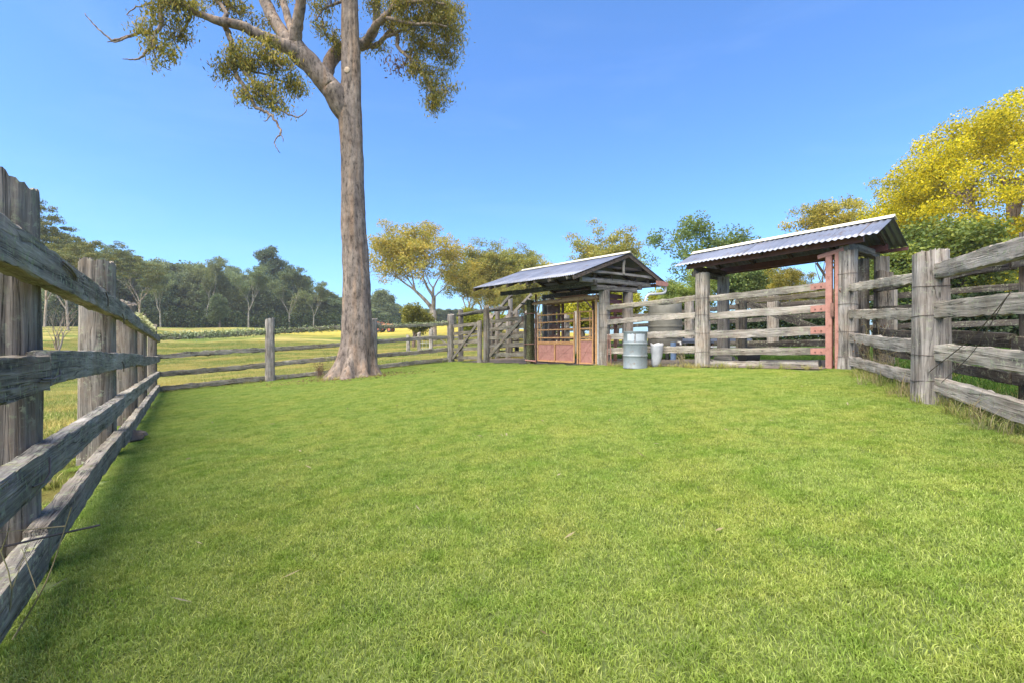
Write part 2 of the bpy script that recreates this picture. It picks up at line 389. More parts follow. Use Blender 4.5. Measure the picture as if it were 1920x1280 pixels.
# bare strip along the gates
def strip(name, base, d, s0, s1, q0, q1, zoff, mat, amp=.12, wav=2.3):
    n = 60; V = []; Fc = []
    for i in range(n+1):
        s = s0+(s1-s0)*i/n
        for j, q in enumerate((q0, (q0+q1)/2, q1)):
            qq = q + (0 if j == 1 else amp*mnoise.noise((s*wav, j*9.1, 3.3)))
            p = base + E1*s + E2*qq; V.append((p[0], p[1], gz(p[0], p[1])+zoff+(.02 if j == 1 else 0)))
    for i in range(n):
        for j in range(2): Fc.append((i*3+j, i*3+j+1, (i+1)*3+j+1, (i+1)*3+j))
    o = link(name, mesh_from(name, V, Fc, mat, True)); tag(o, kind='structure'); return o
strip('dirt_path', R0, E1, .3, 13.3, -.28, 1.7, .012, M['dirt'])

# ---------------------------------------------------------------- grass
def blades(n, size, hmin, hmax, wmin, wmax, lean, rg, seg=2):
    P = rg.uniform(-size/2, size/2, (n, 2)); h = rg.uniform(hmin, hmax, n); w = rg.uniform(wmin, wmax, n)
    a = rg.uniform(0, 2*np.pi, n); b = rg.uniform(0, 2*np.pi, n); ln = np.abs(rg.normal(0, lean, n))
    dx, dy = np.cos(a)*w/2, np.sin(a)*w/2; lx, ly = np.cos(b), np.sin(b)
    V = np.zeros((n, 5, 3)); hg = np.zeros((n, 5))
    for k, (fr, wf) in enumerate(((0, 1), (.55, .8))):
        off = h*ln*fr**2; z = h*fr*(1-.12*ln*fr)
        V[:, 2*k, 0] = P[:,0]-dx*wf+lx*off; V[:, 2*k, 1] = P[:,1]-dy*wf+ly*off; V[:, 2*k, 2] = z
        V[:, 2*k+1, 0] = P[:,0]+dx*wf+lx*off; V[:, 2*k+1, 1] = P[:,1]+dy*wf+ly*off; V[:, 2*k+1, 2] = z
        hg[:, 2*k] = hg[:, 2*k+1] = fr
    off = h*ln; V[:,4,0] = P[:,0]+lx*off; V[:,4,1] = P[:,1]+ly*off; V[:,4,2] = h*np.clip(1-.3*ln, .3, 1); hg[:,4] = 1
    i = np.arange(n)[:,None]*5
    T = np.concatenate([i+np.array([[0,1,3]]), i+np.array([[0,3,2]]), i+np.array([[2,3,4]])], 0)
    rnd = np.repeat(rg.uniform(0, 1, n), 5)
    return V.reshape(-1, 3), T, hg.ravel(), rnd
def scatter_object(name, variants, pts, rotv, scl, mat, label, cat):
    """one 'stuff' object: patches of blades repeated on points by geometry nodes"""
    Vs, Ts, hs, rs, vs = [], [], [], [], []; n = 0
    for k, (V, T, h, r) in enumerate(variants):
        Vs.append(V); Ts.append(T+n); hs.append(h); rs.append(r); vs.append(np.full(len(V), k)); n += len(V)
    V = np.concatenate(Vs+[pts]); T = np.concatenate(Ts)
    m = len(pts)
    me = mesh_from(name, V, T, mat, False, {'hgt': np.concatenate(hs+[np.zeros(m)]), 'rnd': np.concatenate(rs+[np.zeros(m)]),
        'variant': np.concatenate(vs+[np.full(m, -1)]), 'pick': np.concatenate([np.zeros(n), rng.integers(0, len(variants), m)]),
        'scl': np.concatenate([np.ones(n), scl])})
    ra = me.attributes.new('rotv', 'FLOAT_VECTOR', 'POINT'); ra.data.foreach_set('vector', np.concatenate([np.zeros((n,3)), rotv]).astype(np.float32).ravel())
    g = bpy.data.node_groups.new(name+'_nodes', 'GeometryNodeTree')
    g.interface.new_socket('Geometry', in_out='INPUT', socket_type='NodeSocketGeometry'); g.interface.new_socket('Geometry', in_out='OUTPUT', socket_type='NodeSocketGeometry')
    N = g.nodes.new; L = g.links.new
    gi = N('NodeGroupInput'); go = N('NodeGroupOutput')
    def attr(nm, dt='FLOAT'):
        a = N('GeometryNodeInputNamedAttribute'); a.data_type = dt; a.inputs[0].default_value = nm; return a.outputs[0]
    va = attr('variant')
    def cmp(val):
        c = N('FunctionNodeCompare'); c.data_type = 'FLOAT'; c.operation = 'EQUAL'; L(va, c.inputs[0]); c.inputs[1].default_value = val; c.inputs[12].default_value = .1; return c.outputs[0]
    def sep(val):
        s_ = N('GeometryNodeSeparateGeometry'); s_.domain = 'POINT'; L(gi.outputs[0], s_.inputs[0]); L(cmp(val), s_.inputs[1]); return s_.outputs[0]
    j = N('GeometryNodeJoinGeometry')
    for k in range(len(variants)):
        ti = N('GeometryNodeGeometryToInstance'); L(sep(k), ti.inputs[0]); L(ti.outputs[0], j.inputs[0])
    ip = N('GeometryNodeInstanceOnPoints'); L(sep(-1), ip.inputs['Points']); L(j.outputs[0], ip.inputs['Instance'])
    ip.inputs['Pick Instance'].default_value = True; L(attr('pick'), ip.inputs['Instance Index'])
    L(attr('rotv', 'FLOAT_VECTOR'), ip.inputs['Rotation']); L(attr('scl'), ip.inputs['Scale']); L(ip.outputs[0], go.inputs[0])
    o = link(name, me); md = o.modifiers.new('scatter', 'NODES'); md.node_group = g
    tag(o, label, cat, kind='stuff'); return o
def inside(poly, x, y):
    r = np.zeros(len(x), bool); n = len(poly)
    for i in range(n):
        x1, y1 = poly[i]; x2, y2 = poly[(i+1) % n]
        c = ((y1 > y) != (y2 > y)) & (x < (x2-x1)*(y-y1)/(y2-y1+1e-12)+x1); r ^= c
    return r
def rot_for(x, y, rg, exact=None):
    d = .3; gx = (ground(x+d, y)-ground(x-d, y))/(2*d); gy = (ground(x, y+d)-ground(x, y-d))/(2*d)
    out = []
    for a, b in zip(gx, gy):
        nrm = Vector((-a, -b, 1)).normalized(); q = Vector((0,0,1)).rotation_difference(nrm)
        q = q @ Matrix.Rotation(rg.choice([0, 1, 2, 3])*math.pi/2 + rg.normal(0, .05), 3, 'Z').to_quaternion(); out.append(tuple(q.to_euler()))
    return np.array(out)
rg = np.random.default_rng(11)
sp = .46
xx, yy = np.meshgrid(np.arange(-12, 8, sp), np.arange(-2.6, 21, sp)); xx = xx.ravel(); yy = yy.ravel()
n_ = (xx-R0[0])*E2[0]+(yy-R0[1])*E2[1]; s_ = (xx-R0[0])*E1[0]+(yy-R0[1])*E1[1]
ok = inside(yard, xx, yy) & ~((n_ > -.45) & (s_ > .3) & (s_ < 13.3)) & (yy > -2.2) & (np.abs(xx) < 1.25*np.maximum(yy, 0)+3)
xx, yy = xx[ok], yy[ok]
vars_ = [blades(7000, .54, .013, .029, .0025, .0046, .8, rg) for k in range(5)]
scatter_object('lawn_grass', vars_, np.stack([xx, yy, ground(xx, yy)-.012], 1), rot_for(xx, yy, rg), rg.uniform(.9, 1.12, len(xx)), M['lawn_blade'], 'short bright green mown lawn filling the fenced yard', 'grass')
# rough pasture outside the yard
sp = .9
xx, yy = np.meshgrid(np.arange(-46, 34, sp), np.arange(0, 50, sp)); xx = xx.ravel()+rg.uniform(-.2, .2, xx.size); yy = yy.ravel()+rg.uniform(-.2, .2, yy.size)
n_ = (xx-R0[0])*E2[0]+(yy-R0[1])*E2[1]; s_ = (xx-R0[0])*E1[0]+(yy-R0[1])*E1[1]
ok = ~inside(yard, xx, yy) & ~((n_ > -.6) & (n_ < 1.9) & (s_ > .2) & (s_ < 13.3)) & (np.abs(xx) < 1.2*yy+2.5) & (yy > .3)
ok &= ~((n_ <= 0) & inside([p*1.0 for p in [lf(-7.2), ZC, ZE, R0, R1, R1+(R1-R0)*1.3]], xx, yy))
dl = (xx-LP0[0])*E2[0]+(yy-LP0[1])*E2[1]; NB0 = np.array([ZC[1]-ZE[1], ZE[0]-ZC[0]]); NB0 = NB0/np.linalg.norm(NB0); db = (xx-ZC[0])*NB0[0]+(yy-ZC[1])*NB0[1]
nr = np.array([-(R1-R0)[1], (R1-R0)[0]])/np.linalg.norm(R1-R0); dr = (xx-R1[0])*nr[0]+(yy-R1[1])*nr[1]
if nr[0] < 0: dr = -dr
ok &= (dl < -.5) | (db > .5) | (dr > .5) | (n_ > 1.8)
dry = ok & (xx < 0.25*yy-2.5)
x1, y1 = xx[dry], yy[dry]
vars_ = [blades(900, 1.1, .05, .15, .006, .013, .7, rg) for k in range(4)]
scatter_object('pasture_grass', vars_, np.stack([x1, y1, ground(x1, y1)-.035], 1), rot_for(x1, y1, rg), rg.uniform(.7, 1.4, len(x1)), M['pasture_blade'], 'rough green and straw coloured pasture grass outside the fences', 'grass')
wet = ok & ~dry
x1, y1 = xx[wet], yy[wet]
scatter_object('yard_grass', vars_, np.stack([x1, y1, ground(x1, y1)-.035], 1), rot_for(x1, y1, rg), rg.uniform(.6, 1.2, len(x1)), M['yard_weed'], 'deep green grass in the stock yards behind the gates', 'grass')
# long grass along the foot of the fences
def tufts(n, h0, h1, rg, spread=.05):
    V, T, h, r = blades(n, spread, h0, h1, .003, .006, .8, rg); return V, T, h, r
def line_pts(a, b, n, jit, rg):
    tt = rg.uniform(0, 1, n); P = np.outer(1-tt, a)+np.outer(tt, b)+rg.normal(0, jit, (n, 2)); return P
P = np.concatenate([line_pts(R0+np.array([0,-.15]), R1, 90, .10, rg), line_pts(R1, R1+(R1-R0)*.8, 80, .10, rg),
                    line_pts(R0-E2*.25+E1*.2, P0-E2*.3, 60, .08, rg), line_pts(lf(-4), lf(10), 70, .08, rg)+E2*-.35, line_pts(ZC, ZE, 90, .08, rg), np.array([[-5.2+1.15*math.cos(a)*q, 15.0+1.0*math.sin(a)*q] for a, q in zip(rg.uniform(0, 6.28, 60), rg.uniform(.85, 1.15, 60))])])
vg = [tufts(34, .06, .17, rg, .1) for k in range(4)]
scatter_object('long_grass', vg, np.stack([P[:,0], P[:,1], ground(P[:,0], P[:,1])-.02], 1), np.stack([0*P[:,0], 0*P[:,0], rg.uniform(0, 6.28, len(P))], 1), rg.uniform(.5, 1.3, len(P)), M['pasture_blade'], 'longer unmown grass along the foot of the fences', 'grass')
P = np.concatenate([line_pts(R0+np.array([.1,-.35]), R1+np.array([.05,.3]), 46, .10, rg), line_pts(R1+np.array([.1,-.2]), R1+(R1-R0)*.7, 30, .12, rg), line_pts(lf(-4), lf(1.5), 12, .07, rg)-E2*.38,
                    line_pts(R0+E1*2.9, R0+E1*4.7, 14, .1, rg)-E2*.3, line_pts(np.array([-6.6,15.5]), np.array([-5.9,15.4]), 26, .16, rg)])
vg = [tufts(22, .10, .34, rg, .10) for k in range(4)]
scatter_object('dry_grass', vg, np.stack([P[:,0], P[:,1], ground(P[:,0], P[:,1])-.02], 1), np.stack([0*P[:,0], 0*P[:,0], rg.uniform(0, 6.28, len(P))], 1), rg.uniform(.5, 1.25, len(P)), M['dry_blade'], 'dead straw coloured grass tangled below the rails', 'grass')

# ---------------------------------------------------------------- timber pieces
def post_mesh(name, rx, ry, h, mat, seed, N=48, K=14, topcut=.04, foot=.05, sq=2.6, taper=.06):
    rg = np.random.default_rng(seed)
    th = np.linspace(0, 2*np.pi, N, endpoint=False)
    base = (np.abs(np.cos(th)/rx)**sq + np.abs(np.sin(th)/ry)**sq)**(-1/sq)
    nc = int(N/6); cth = rg.uniform(0, 2*np.pi, nc); cd = rg.uniform(.03, .15, nc)*(.38 if N > 80 else 1); cw = rg.uniform(.05, .11, nc)
    c0 = rg.uniform(-.6, .7, nc); c1 = c0+rg.uniform(.3, 1.2, nc)
    V = []; zs = np.linspace(-.12/h, 1, K)
    tilt = rg.normal(0, topcut, 2)
    for k, z in enumerate(zs):
        r = base*(1-taper*max(z, 0))*(1+foot*max(0, .12-z)/.12)
        for i in range(N):
            r_ = r[i]*(1+.06*mnoise.noise((math.cos(th[i])*1.4, math.sin(th[i])*1.4+seed, z*h*1.1))+.03*mnoise.noise((math.cos(th[i])*6, math.sin(th[i])*6+seed, z*h*2)))
            for c in range(nc):
                if c0[c]-.05 < z < c1[c]+.05:
                    d = abs((th[i]-cth[c]-.12*math.sin(z*3+c)+math.pi) % (2*math.pi)-math.pi)
                    if d < cw[c]*2: r_ -= r[i]*cd[c]*math.exp(-(d/cw[c])**2)
            zz = z*h
            if k >= K-1: zz += (tilt[0]*math.cos(th[i])+tilt[1]*math.sin(th[i]))+rg.normal(0, .010)
            V.append((r_*math.cos(th[i]), r_*math.sin(th[i]), zz))
    top = (K-1)*N
    for i in range(N):      # inner ring of the weathered end grain
        x, y, z = V[top+i]; V.append((x*.62, y*.62, z-abs(rg.normal(0, .012))))
    V.append((0, 0, h-.012))
    Fc = []
    for k in range(K):
        for i in range(N):
            j = (i+1) % N; Fc.append((k*N+i, k*N+j, (k+1)*N+j, (k+1)*N+i))
    for i in range(N): Fc.append((K*N+i, K*N+(i+1) % N, len(V)-1))
    return mesh_from(name, V, Fc, mat, True)
def add_post(parent, xy, h, rx, ry, mat, rot=0., seed=0, lean=(0,0), name='post', z=None, **kw):
    me = post_mesh(name, rx, ry, h, mat, seed, **kw)
    zz = gz(*xy) if z is None else z
    return link(name, me, parent, (xy[0], xy[1], zz), (lean[0], lean[1], rot))
def rail_mesh(name, L, hh, tt, mat, seed, NX=None, bow=.015, rough=.006, roundness=.25):
    rg = np.random.default_rng(seed); NX = NX or max(8, int(L*9))
    # cross-section: rounded rectangle, 14 points (y = thickness, z = height)
    cs = []
    a, b = tt/2, hh/2; ro = min(a, b)*roundness*2*.5
    for (cx, cz, a0) in ((a-ro, b-ro, 0), (-(a-ro), b-ro, 90), (-(a-ro), -(b-ro), 180), (a-ro, -(b-ro), 270)):
        for d in (0, 45, 90): cs.append((cx+ro*math.cos(R(a0+d)), cz+ro*math.sin(R(a0+d))))
    cs.insert(12, (a, 0)); cs.insert(6, (-a, 0)); cs = np.array(cs); n = len(cs)
    V = []; ph = rg.uniform(0, 99)
    hv = rg.uniform(.0, .09); 
    for i in range(NX+1):
        x = L*i/NX
        sc = 1+hv*mnoise.noise((x*.9+ph, 0, 0)); oz = bow*math.sin(math.pi*i/NX)*(1 if seed % 2 else -1)+.012*mnoise.noise((x*.8, ph, 0)); oy = .010*mnoise.noise((x*.9, 0, ph))
        for j, (y, z) in enumerate(cs):
            e = rough*mnoise.noise((x*5, j*1.7, ph))*2 + rough*mnoise.noise((x*14, j*3.1, ph))
            skew = .012*mnoise.noise((j*.6, ph, i)) if i in (0, NX) else 0
            V.append((x+skew, y+oy+e*np.sign(y)*.8, z*sc+oz+e*np.sign(z)*1.6))
    Fc = []
    for i in range(NX):
        for j in range(n):
            k = (j+1) % n; Fc.append((i*n+j, (i+1)*n+j, (i+1)*n+k, i*n+k))
    Fc.append(tuple(range(n))); Fc.append(tuple(NX*n+j for j in range(n-1, -1, -1)))
    return mesh_from(name, V, Fc, mat, True)
def orient(a, b, roll=0.):
    a = Vector(a); d = Vector(b)-a; L = d.length; d.normalize()
    sd = Vector((0,0,1)).cross(d)
    if sd.length < 1e-4: sd = Vector((0,1,0))
    sd.normalize(); up = d.cross(sd)
    m = Matrix((d, sd, up)).transposed().to_4x4()
    return L, m @ Matrix.Rotation(roll, 4, 'X')
def add_rail(parent, a, b, hh, tt, mat, seed=0, name='rail', roll=0., **kw):
    L, m = orient(a, b, roll); me = rail_mesh(name, L, hh, tt, mat, seed, **kw)
    o = link(name, me, parent, a, M=m); return o
def ring_wire(parent, post, rx, ry, h, z, rot=0, r=.0035, name='wire'):
    mb = MB(); th = np.linspace(0, 2*np.pi, 22)
    c, s = math.cos(rot), math.sin(rot); P = []
    for k, a in enumerate(th):
        sq = 2.6; q = (abs(math.cos(a)/rx)**sq+abs(math.sin(a)/ry)**sq)**(-1/sq)*1.0+.004
        x, y = q*math.cos(a), q*math.sin(a); P.append((x*c-y*s, x*s+y*c, z+.006*math.sin(a*2+z*9)))
    mb.tube(P, r, 5, False)
    V, Fc = mb.arrays(); o = bpy.data.objects.new(name, mesh_from(name, V, Fc, M['wire'], True)); COL.objects.link(o)
    o.parent = post; o.rotation_euler = (0, 0, -rot); return o
def p3(p, h, off=(0,0)): 
    x, y = p[0]+off[0], p[1]+off[1]; return (x, y, gz(x, y)+h)

ROT_L = math.atan2(LD[1], LD[0])      # along the fence
# --- left fence
T = thing('timber_fence', 'tall split timber fence with lichened rails running away along the left edge of the lawn', 'fence', (*lf(0), gz(*lf(0))))
for k, tt in enumerate((-3.2, .48, 3.88, 6.9, 9.6, LFL-.02)):
    rx, ry = ((.15,.15), (.155,.17), (.20,.16), (.16,.14), (.15,.14), (.13,.12))[k]
    xy = lf(tt) - E2*(ry-.06)
    h = (1.85, 2.02, 2.12, 1.98, 1.98, 2.0)[k]
    add_post(T, xy, h, rx, ry, M['post_left'], ROT_L, 30+k, N=90 if k < 3 else 40, K=22 if k < 3 else 12, lean=(0, 0))
seed = 100
joints = {0: (-3.6, .0, 3.36, 6.75, 10.1, LFL), }
RH = ((1.62, .17), (1.02, .165), (.565, .16), (.17, .17))
for r, (hc, hh) in enumerate(RH):
    J = [(-3.6, 3.9, 6.9, LFL), (-3.6, .25, 6.9, LFL), (-3.6, 3.75, 6.9, LFL), (-3.6, .2, 3.8, 6.9, LFL)][r]
    for k in range(len(J)-1):
        a, b = lf(J[k]+.012)+E2*.09, lf(J[k+1]-.012)+E2*.09; seed += 1
        dz = (.0, .02, .0, -.01)[k % 4]
        zf = [hc+dz, hc+dz]
        if r == 0: zf = ([1.45, 1.59], [1.60, 1.60], [1.60, 1.60])[k]
        add_rail(T, (*a, gz(*a)+zf[0]), (*b, gz(*b)+zf[1]), hh, .085, M['rail_left'], seed, bow=.01, roundness=.15, rough=.004)
def wire_bit(parent, pts, r=.003, name='wire', mat='wire'):
    mb = MB(); pts = np.array(pts, float)
    mb.tube(pts, r, 5); return part(name, mb, M[mat], parent)
def on_left(tt, h, off=.137): 
    p = lf(tt)+E2*off; return (p[0], p[1], gz(*lf(tt))+h)
wire_bit(T, [on_left(.5, 1.60), on_left(.65, 1.59, .145), on_left(.85, 1.57, .142), on_left(.95, 1.58)], .005)
wire_bit(T, [on_left(.5, 1.585), on_left(.7, 1.57, .145), on_left(.88, 1.555)], .004)
wire_bit(T, [on_left(.05, 1.0), on_left(.2, .995, .15), on_left(.35, 1.01, .15), on_left(.42, 1.03)], .004)
wire_bit(T, [on_left(.0, .99), on_left(.2, .985, .15), on_left(.34, 1.0)], .003)
wire_bit(T, [on_left(-.1, .55), on_left(.02, .54, .15), on_left(.12, .56, .15), on_left(.2, .62)], .004)
wire_bit(T, [on_left(-.15, .33, .02), on_left(.05, .29, .2), on_left(.15, .27, .32)], .005)
for (q, h) in ((2.2, 1.58), (3.5, 1.5), (3.5, 1.0)):
    wire_bit(T, [on_left(q, h+.05), on_left(q+.02, h, .15), on_left(q+.06, h-.06, .145)], .005)

# --- far left fence (behind the gum tree)
DB = (ZE-ZC)/np.linalg.norm(ZE-ZC); LB = np.linalg.norm(ZE-ZC); NB = np.array([-DB[1], DB[0]])
T = thing('rail_fence', 'mortised post and rail fence with moss on its top rail, crossing behind the gum tree', 'fence', (*ZC, gz(*ZC)))
sb = [0., .315*LB, .665*LB, LB]
for k, s in enumerate(sb[1:], 1):
    xy = ZC+DB*s; add_post(T, xy, (2.05, 2.08, 1.98, 2.05)[k], .15, .14, M['post'], math.atan2(DB[1], DB[0]), 60+k, N=36, K=10)
RB = ((1.66, .13), (1.08, .14), (.56, .15), (.10, .15))
for r, (hc, hh) in enumerate(RB):
    for k in range(3):
        a, b = ZC+DB*(sb[k]+.06), ZC+DB*(sb[k+1]+.05); seed += 1
        add_rail(T, p3(a, hc), p3(b, hc+(.02 if k == 1 else 0)), hh, .075, M['rail_lichen'], seed, bow=.02, rough=.012, roundness=.6)
# fluffy lichen tufts on the top rail
def moss_clump(a, b, n, rad, rg, hang=.5):
    V = []; Fc = []; rr = []
    tt = rg.uniform(0, 1, n); C = np.outer(1-tt, a)+np.outer(tt, b)+rg.normal(0, 1, (n, 3))*np.array([rad*.5, rad*.5, rad*.6])
    return C
def leaves(C, L, Wd, rg, droop=.5, tri=False):
    n = len(C); L = L*rg.uniform(.7, 1.3, n); Wd = Wd*rg.uniform(.7, 1.3, n)
    d = rg.normal(0, 1, (n, 3)); d[:,2] -= droop*2; d /= np.linalg.norm(d, axis=1, keepdims=True)
    s = np.cross(d, rg.normal(0, 1, (n, 3))); s /= np.linalg.norm(s, axis=1, keepdims=True)
    a = C-d*L[:,None]/2; b = C+d*L[:,None]/2; m = C-d*(L*.05)[:,None]; nn = np.cross(d, s)
    v1 = m+s*Wd[:,None]/2; v2 = m-s*Wd[:,None]/2
    r = rg.uniform(0, 1, n)
    if tri:
        V = np.stack([a, v1*1, b], 1).reshape(-1, 3); Fx = np.arange(n*3).reshape(-1, 3); return V, Fx, np.repeat(r, 3)
    V = np.stack([a, v1, b, v2], 1).reshape(-1, 3); Fx = np.arange(n*4).reshape(-1, 4)
    return V, Fx, np.repeat(r, 4)
M['moss'] = leafmat('hanging_lichen', [(.24,.25,.13), (.40,.42,.25), (.55,.56,.38)], .2, .3, 2)
Cs = []
for (s0, s1, dens) in ((.1, 3.3, 7000), (3.3, 6.0, 3000), (6, 10.3, 2600)):
    a = ZC+DB*s0; b = ZC+DB*s1; n = dens
    tt = rg.uniform(0, 1, n); ph = rg.uniform(0, 9)
    wv = np.array([.5+.5*mnoise.noise((x*9, ph, 0)) for x in tt]); keep = rg.uniform(0, 1, n) < wv+.25
    A3 = np.array(p3(a, 1.70)); B3 = np.array(p3(b, 1.70))
    C = np.outer(1-tt, A3)+np.outer(tt, B3); C += rg.normal(0, 1, (n, 3))*np.array([.035, .035, .05])+np.array([0,0,-.02]); C = C[keep]; Cs.append(C)
V, Fx, r = leaves(np.concatenate(Cs), .07, .028, rg, .4)
c0 = np.array(p3(ZC, 1.7)); o = link('moss', mesh_from('moss', V-c0, Fx, M['moss'], False, {'rnd': r}), T, c0); o['kind'] = 'stuff'
# moss on the left fence's top rail near the corner
LT = [x for x in bpy.data.objects if x.name.startswith('timber_fence')][0]
tt = rg.uniform(6.2, 10.8, 2600); C = np.array([[*(lf(q)+E2*.09), gz(*lf(q))+1.70] for q in tt])+rg.normal(0, 1, (2600, 3))*np.array([.035, .035, .035])
V, Fx, r = leaves(C, .06, .02, rg, .1); c0 = C[0]; o = link('moss', mesh_from('moss', V-c0, Fx, M['moss'], False, {'rnd': r}), LT, c0); o['kind'] = 'stuff'

# ---------------------------------------------------------------- timber fence along the gates (middle panel and right fence)
PF = P0+(R0-P0)*.511
AL = math.atan2(E1[1], E1[0])
T = thing('panel_fence', 'four rail timber panel behind the grey drum, between the shed and the roofed gate', 'fence', (*PF, gz(*PF)))
mid_r = ((1.575, .135, 'rail_lichen', .7), (1.175, .13, 'rail', .2), (.765, .15, 'rail', .2), (.385, .15, 'rail', .2))
for r, (hc, hh, mt, ro) in enumerate(mid_r):
    seed += 1; a = P0-E1*.13-E2*.02; b = PF+E1*.12-E2*.02
    add_rail(T, p3(a, hc), p3(b, hc), hh, .07, M[mt], seed, bow=.012, rough=.008, roundness=ro)
T = thing('stockyard_fence', 'thick weathered fence of square rails and one broad split post at the right edge', 'fence', (*R1, gz(*R1)))
DR = (R1-R0)/np.linalg.norm(R1-R0); NRt = np.array([-DR[1], DR[0]]); LR = np.linalg.norm(R1-R0)
aR = math.atan2(DR[1], DR[0])
pR1 = add_post(T, R1, 1.61, .165, .16, M['post'], aR, 71, N=96, K=22, topcut=.01)
for h in (1.24, .92, .50, .22): ring_wire(T, pR1, .165*.98, .16*.98, 0, h, 0)
R2 = R1+DR*LR
add_post(T, R2, 1.6, .16, .16, M['post'], aR, 73)
for r, (h0, h1, hh) in enumerate(((1.45, 1.37, .13), (.975, .95, .145), (.555, .57, .16), (.15, .21, .15))):
    seed += 1; a = R0+DR*.16+NRt*.02; b = R1-DR*.13+NRt*.02
    add_rail(T, p3(a, h0), p3(b, h1), hh, .08, M['rail'], seed, bow=.008)
    seed += 1; a = R1+DR*.145+NRt*.02; b = R2-DR*.1+NRt*.02
    add_rail(T, p3(a, (1.40, .985, .54, .19)[r]), p3(b, (1.47, 1.03, .58, .16)[r]), (.155, .165, .16, .155)[r], .09, M['rail'], seed, bow=.006)
# black strap / pipe stub and slack wires on the broad post
mb = MB(); q = R1-DR*.2+NRt*-.08; mb.tube([p3(q, .02), p3(q, .2), p3(q, .31)], .032, 10)
o = part('pipe_stub', mb, M['black'], T)
mb = MB(); c = np.array(p3(R1-DR*.17, .30)); th = np.linspace(-2.4, 1.2, 14)
base = np.array([*( -NRt*.18), 0]); base = np.array([-.12, -.13, 0])
mb.tube([c+base+np.array([.07*math.cos(a)+.05, -.02*math.sin(a), .035*math.sin(a)]) for a in th], .014, 7)
part('hose_loop', mb, M['beam'], T)
a = np.array(p3(R1+np.array([-.13,-.12]), .33)); b = np.array(p3(R1+DR*1.55+np.array([-.12, -.1]), 1.1))
def sag(a, b, n, s, ph=0): return [a*(1-t)+b*t+np.array([0, .012*math.sin(t*7+ph), -s*math.sin(math.pi*t)]) for t in np.linspace(0, 1, n)]
mb = MB(); mb.tube(sag(a, b, 16, .05), .0042, 5); part('slack_wire', mb, M['wire'], T)
mb = MB(); mb.tube(sag(np.array(p3(R1+DR*.3+np.array([-.1,-.1]), .25)), b-np.array([.02,0,.03]), 16, .06, 1), .003, 5); part('slack_wire', mb, M['wire'], T)

# ---------------------------------------------------------------- far yard fences
def simple_fence(name, label, a, b, nposts, rails, pm, rm, prx=.13, ph=1.75, mid=None, zoff=0, tops=None):
    global seed
    T = thing(name, label, 'fence', (*a, gz(*a)))
    a = np.array(a, float); b = np.array(b, float); L = np.linalg.norm(b-a); d = (b-a)/L
    P = [a+(b-a)*k/(nposts-1) for k in range(nposts)]
    for k, p in enumerate(P):
        seed += 1; add_post(T, p, ph*random.uniform(.95, 1.06), prx*random.uniform(.9, 1.15), prx*random.uniform(.85, 1.1), M[pm], math.atan2(d[1], d[0]), seed, N=28, K=8)
    for (hc, hh) in rails:
        for k in range(nposts-1):
            seed += 1; nn = np.array([d[1], -d[0]])*(prx+.03)
            add_rail(T, p3(P[k]+d*.02+nn, hc+random.uniform(-.02, .02)), p3(P[k+1]-d*.02+nn, hc+random.uniform(-.02, .02)), hh, .06, M[rm], seed, NX=10, bow=.012)
    return T
RJ = R0+E2*1.1
Q45 = lambda s: R0+E2*4.6+E1*s
simple_fence('yard_fence', 'second stockyard fence seen through the gaps behind the broad right post', RJ-E1*.2+DR*.2, RJ-E1*.2+DR*7.0, 4, ((1.42,.13),(1.0,.12),(.62,.14),(.28,.12)), 'post_dark', 'rail_dark')
simple_fence('back_yard_fence', 'long grey back fence of the yards beyond the roofed gate and shed', Q45(-5), Q45(14.5), 8, ((1.5,.14),(1.1,.13),(.72,.13),(.38,.12)), 'post', 'rail_dark', .15, 1.9)
simple_fence('cross_fence', 'weathered cross fence behind the timber gates dividing the yards', R0+E1*12.2+E2*2.2, R0+E1*12.2+E2*4.4, 3, ((1.55,.14),(1.15,.13),(.75,.14),(.35,.13)), 'post', 'gate_wood', .14, 1.85)
simple_fence('race_fence', 'sun bleached stock race fence behind the two wooden gates', R0+E1*10.1+E2*1.7, R0+E1*14.4+E2*1.7, 4, ((1.45,.15),(1.02,.14),(.6,.15),(.2,.13)), 'post', 'gate_wood', .13, 1.85)
simple_fence('paddock_fence', 'dark fence in front of the low hedge beyond the yard', np.array([10.5, 7.0]), np.array([15.2, 3.6]), 3, ((1.2,.12),(.8,.12),(.4,.12)), 'post_dark', 'rail_dark', .12, 1.5)
# small netted posts out in the paddock
T = thing('paddock_gate', 'small wire gate hung on two grey posts out in the pasture', 'gate', (-6.0, 32.5, gz(-6, 32.5)))
pa, pb, pc = np.array([-7.3, 32.0]), np.array([-6.6, 32.3]), np.array([-5.55, 31.2])
for k, (p, h) in enumerate(((pa, 1.35), (pb, 1.5), (pc, 1.65))): add_post(T, p, h, .13, .13, M['post'], 0, 80+k, N=16, K=6)
mb = MB()
for h in (.4, .8, 1.15): mb.tube([p3(pb, h), p3(pc, h)], .012, 5)
for f in (.3, .6): mb.tube([p3(pb*(1-f)+pc*f, .3), p3(pb*(1-f)+pc*f, 1.2)], .01, 5)
part('mesh_panel', mb, M['white_steel'], T)
add_rail(T, p3(pc, 1.5), p3(pc+np.array([1.3, -.6]), .5), .09, .05, M['gate_wood'], 9, name='brace')
add_rail(T, p3(pc, 1.05), p3(pc+np.array([3.2, -.2]), 1.05), .14, .05, M['gate_wood'], 10, name='rail')
add_rail(T, p3(pc, .6), p3(pc+np.array([3.2, -.2]), .6), .14, .05, M['gate_wood'], 11, name='rail')

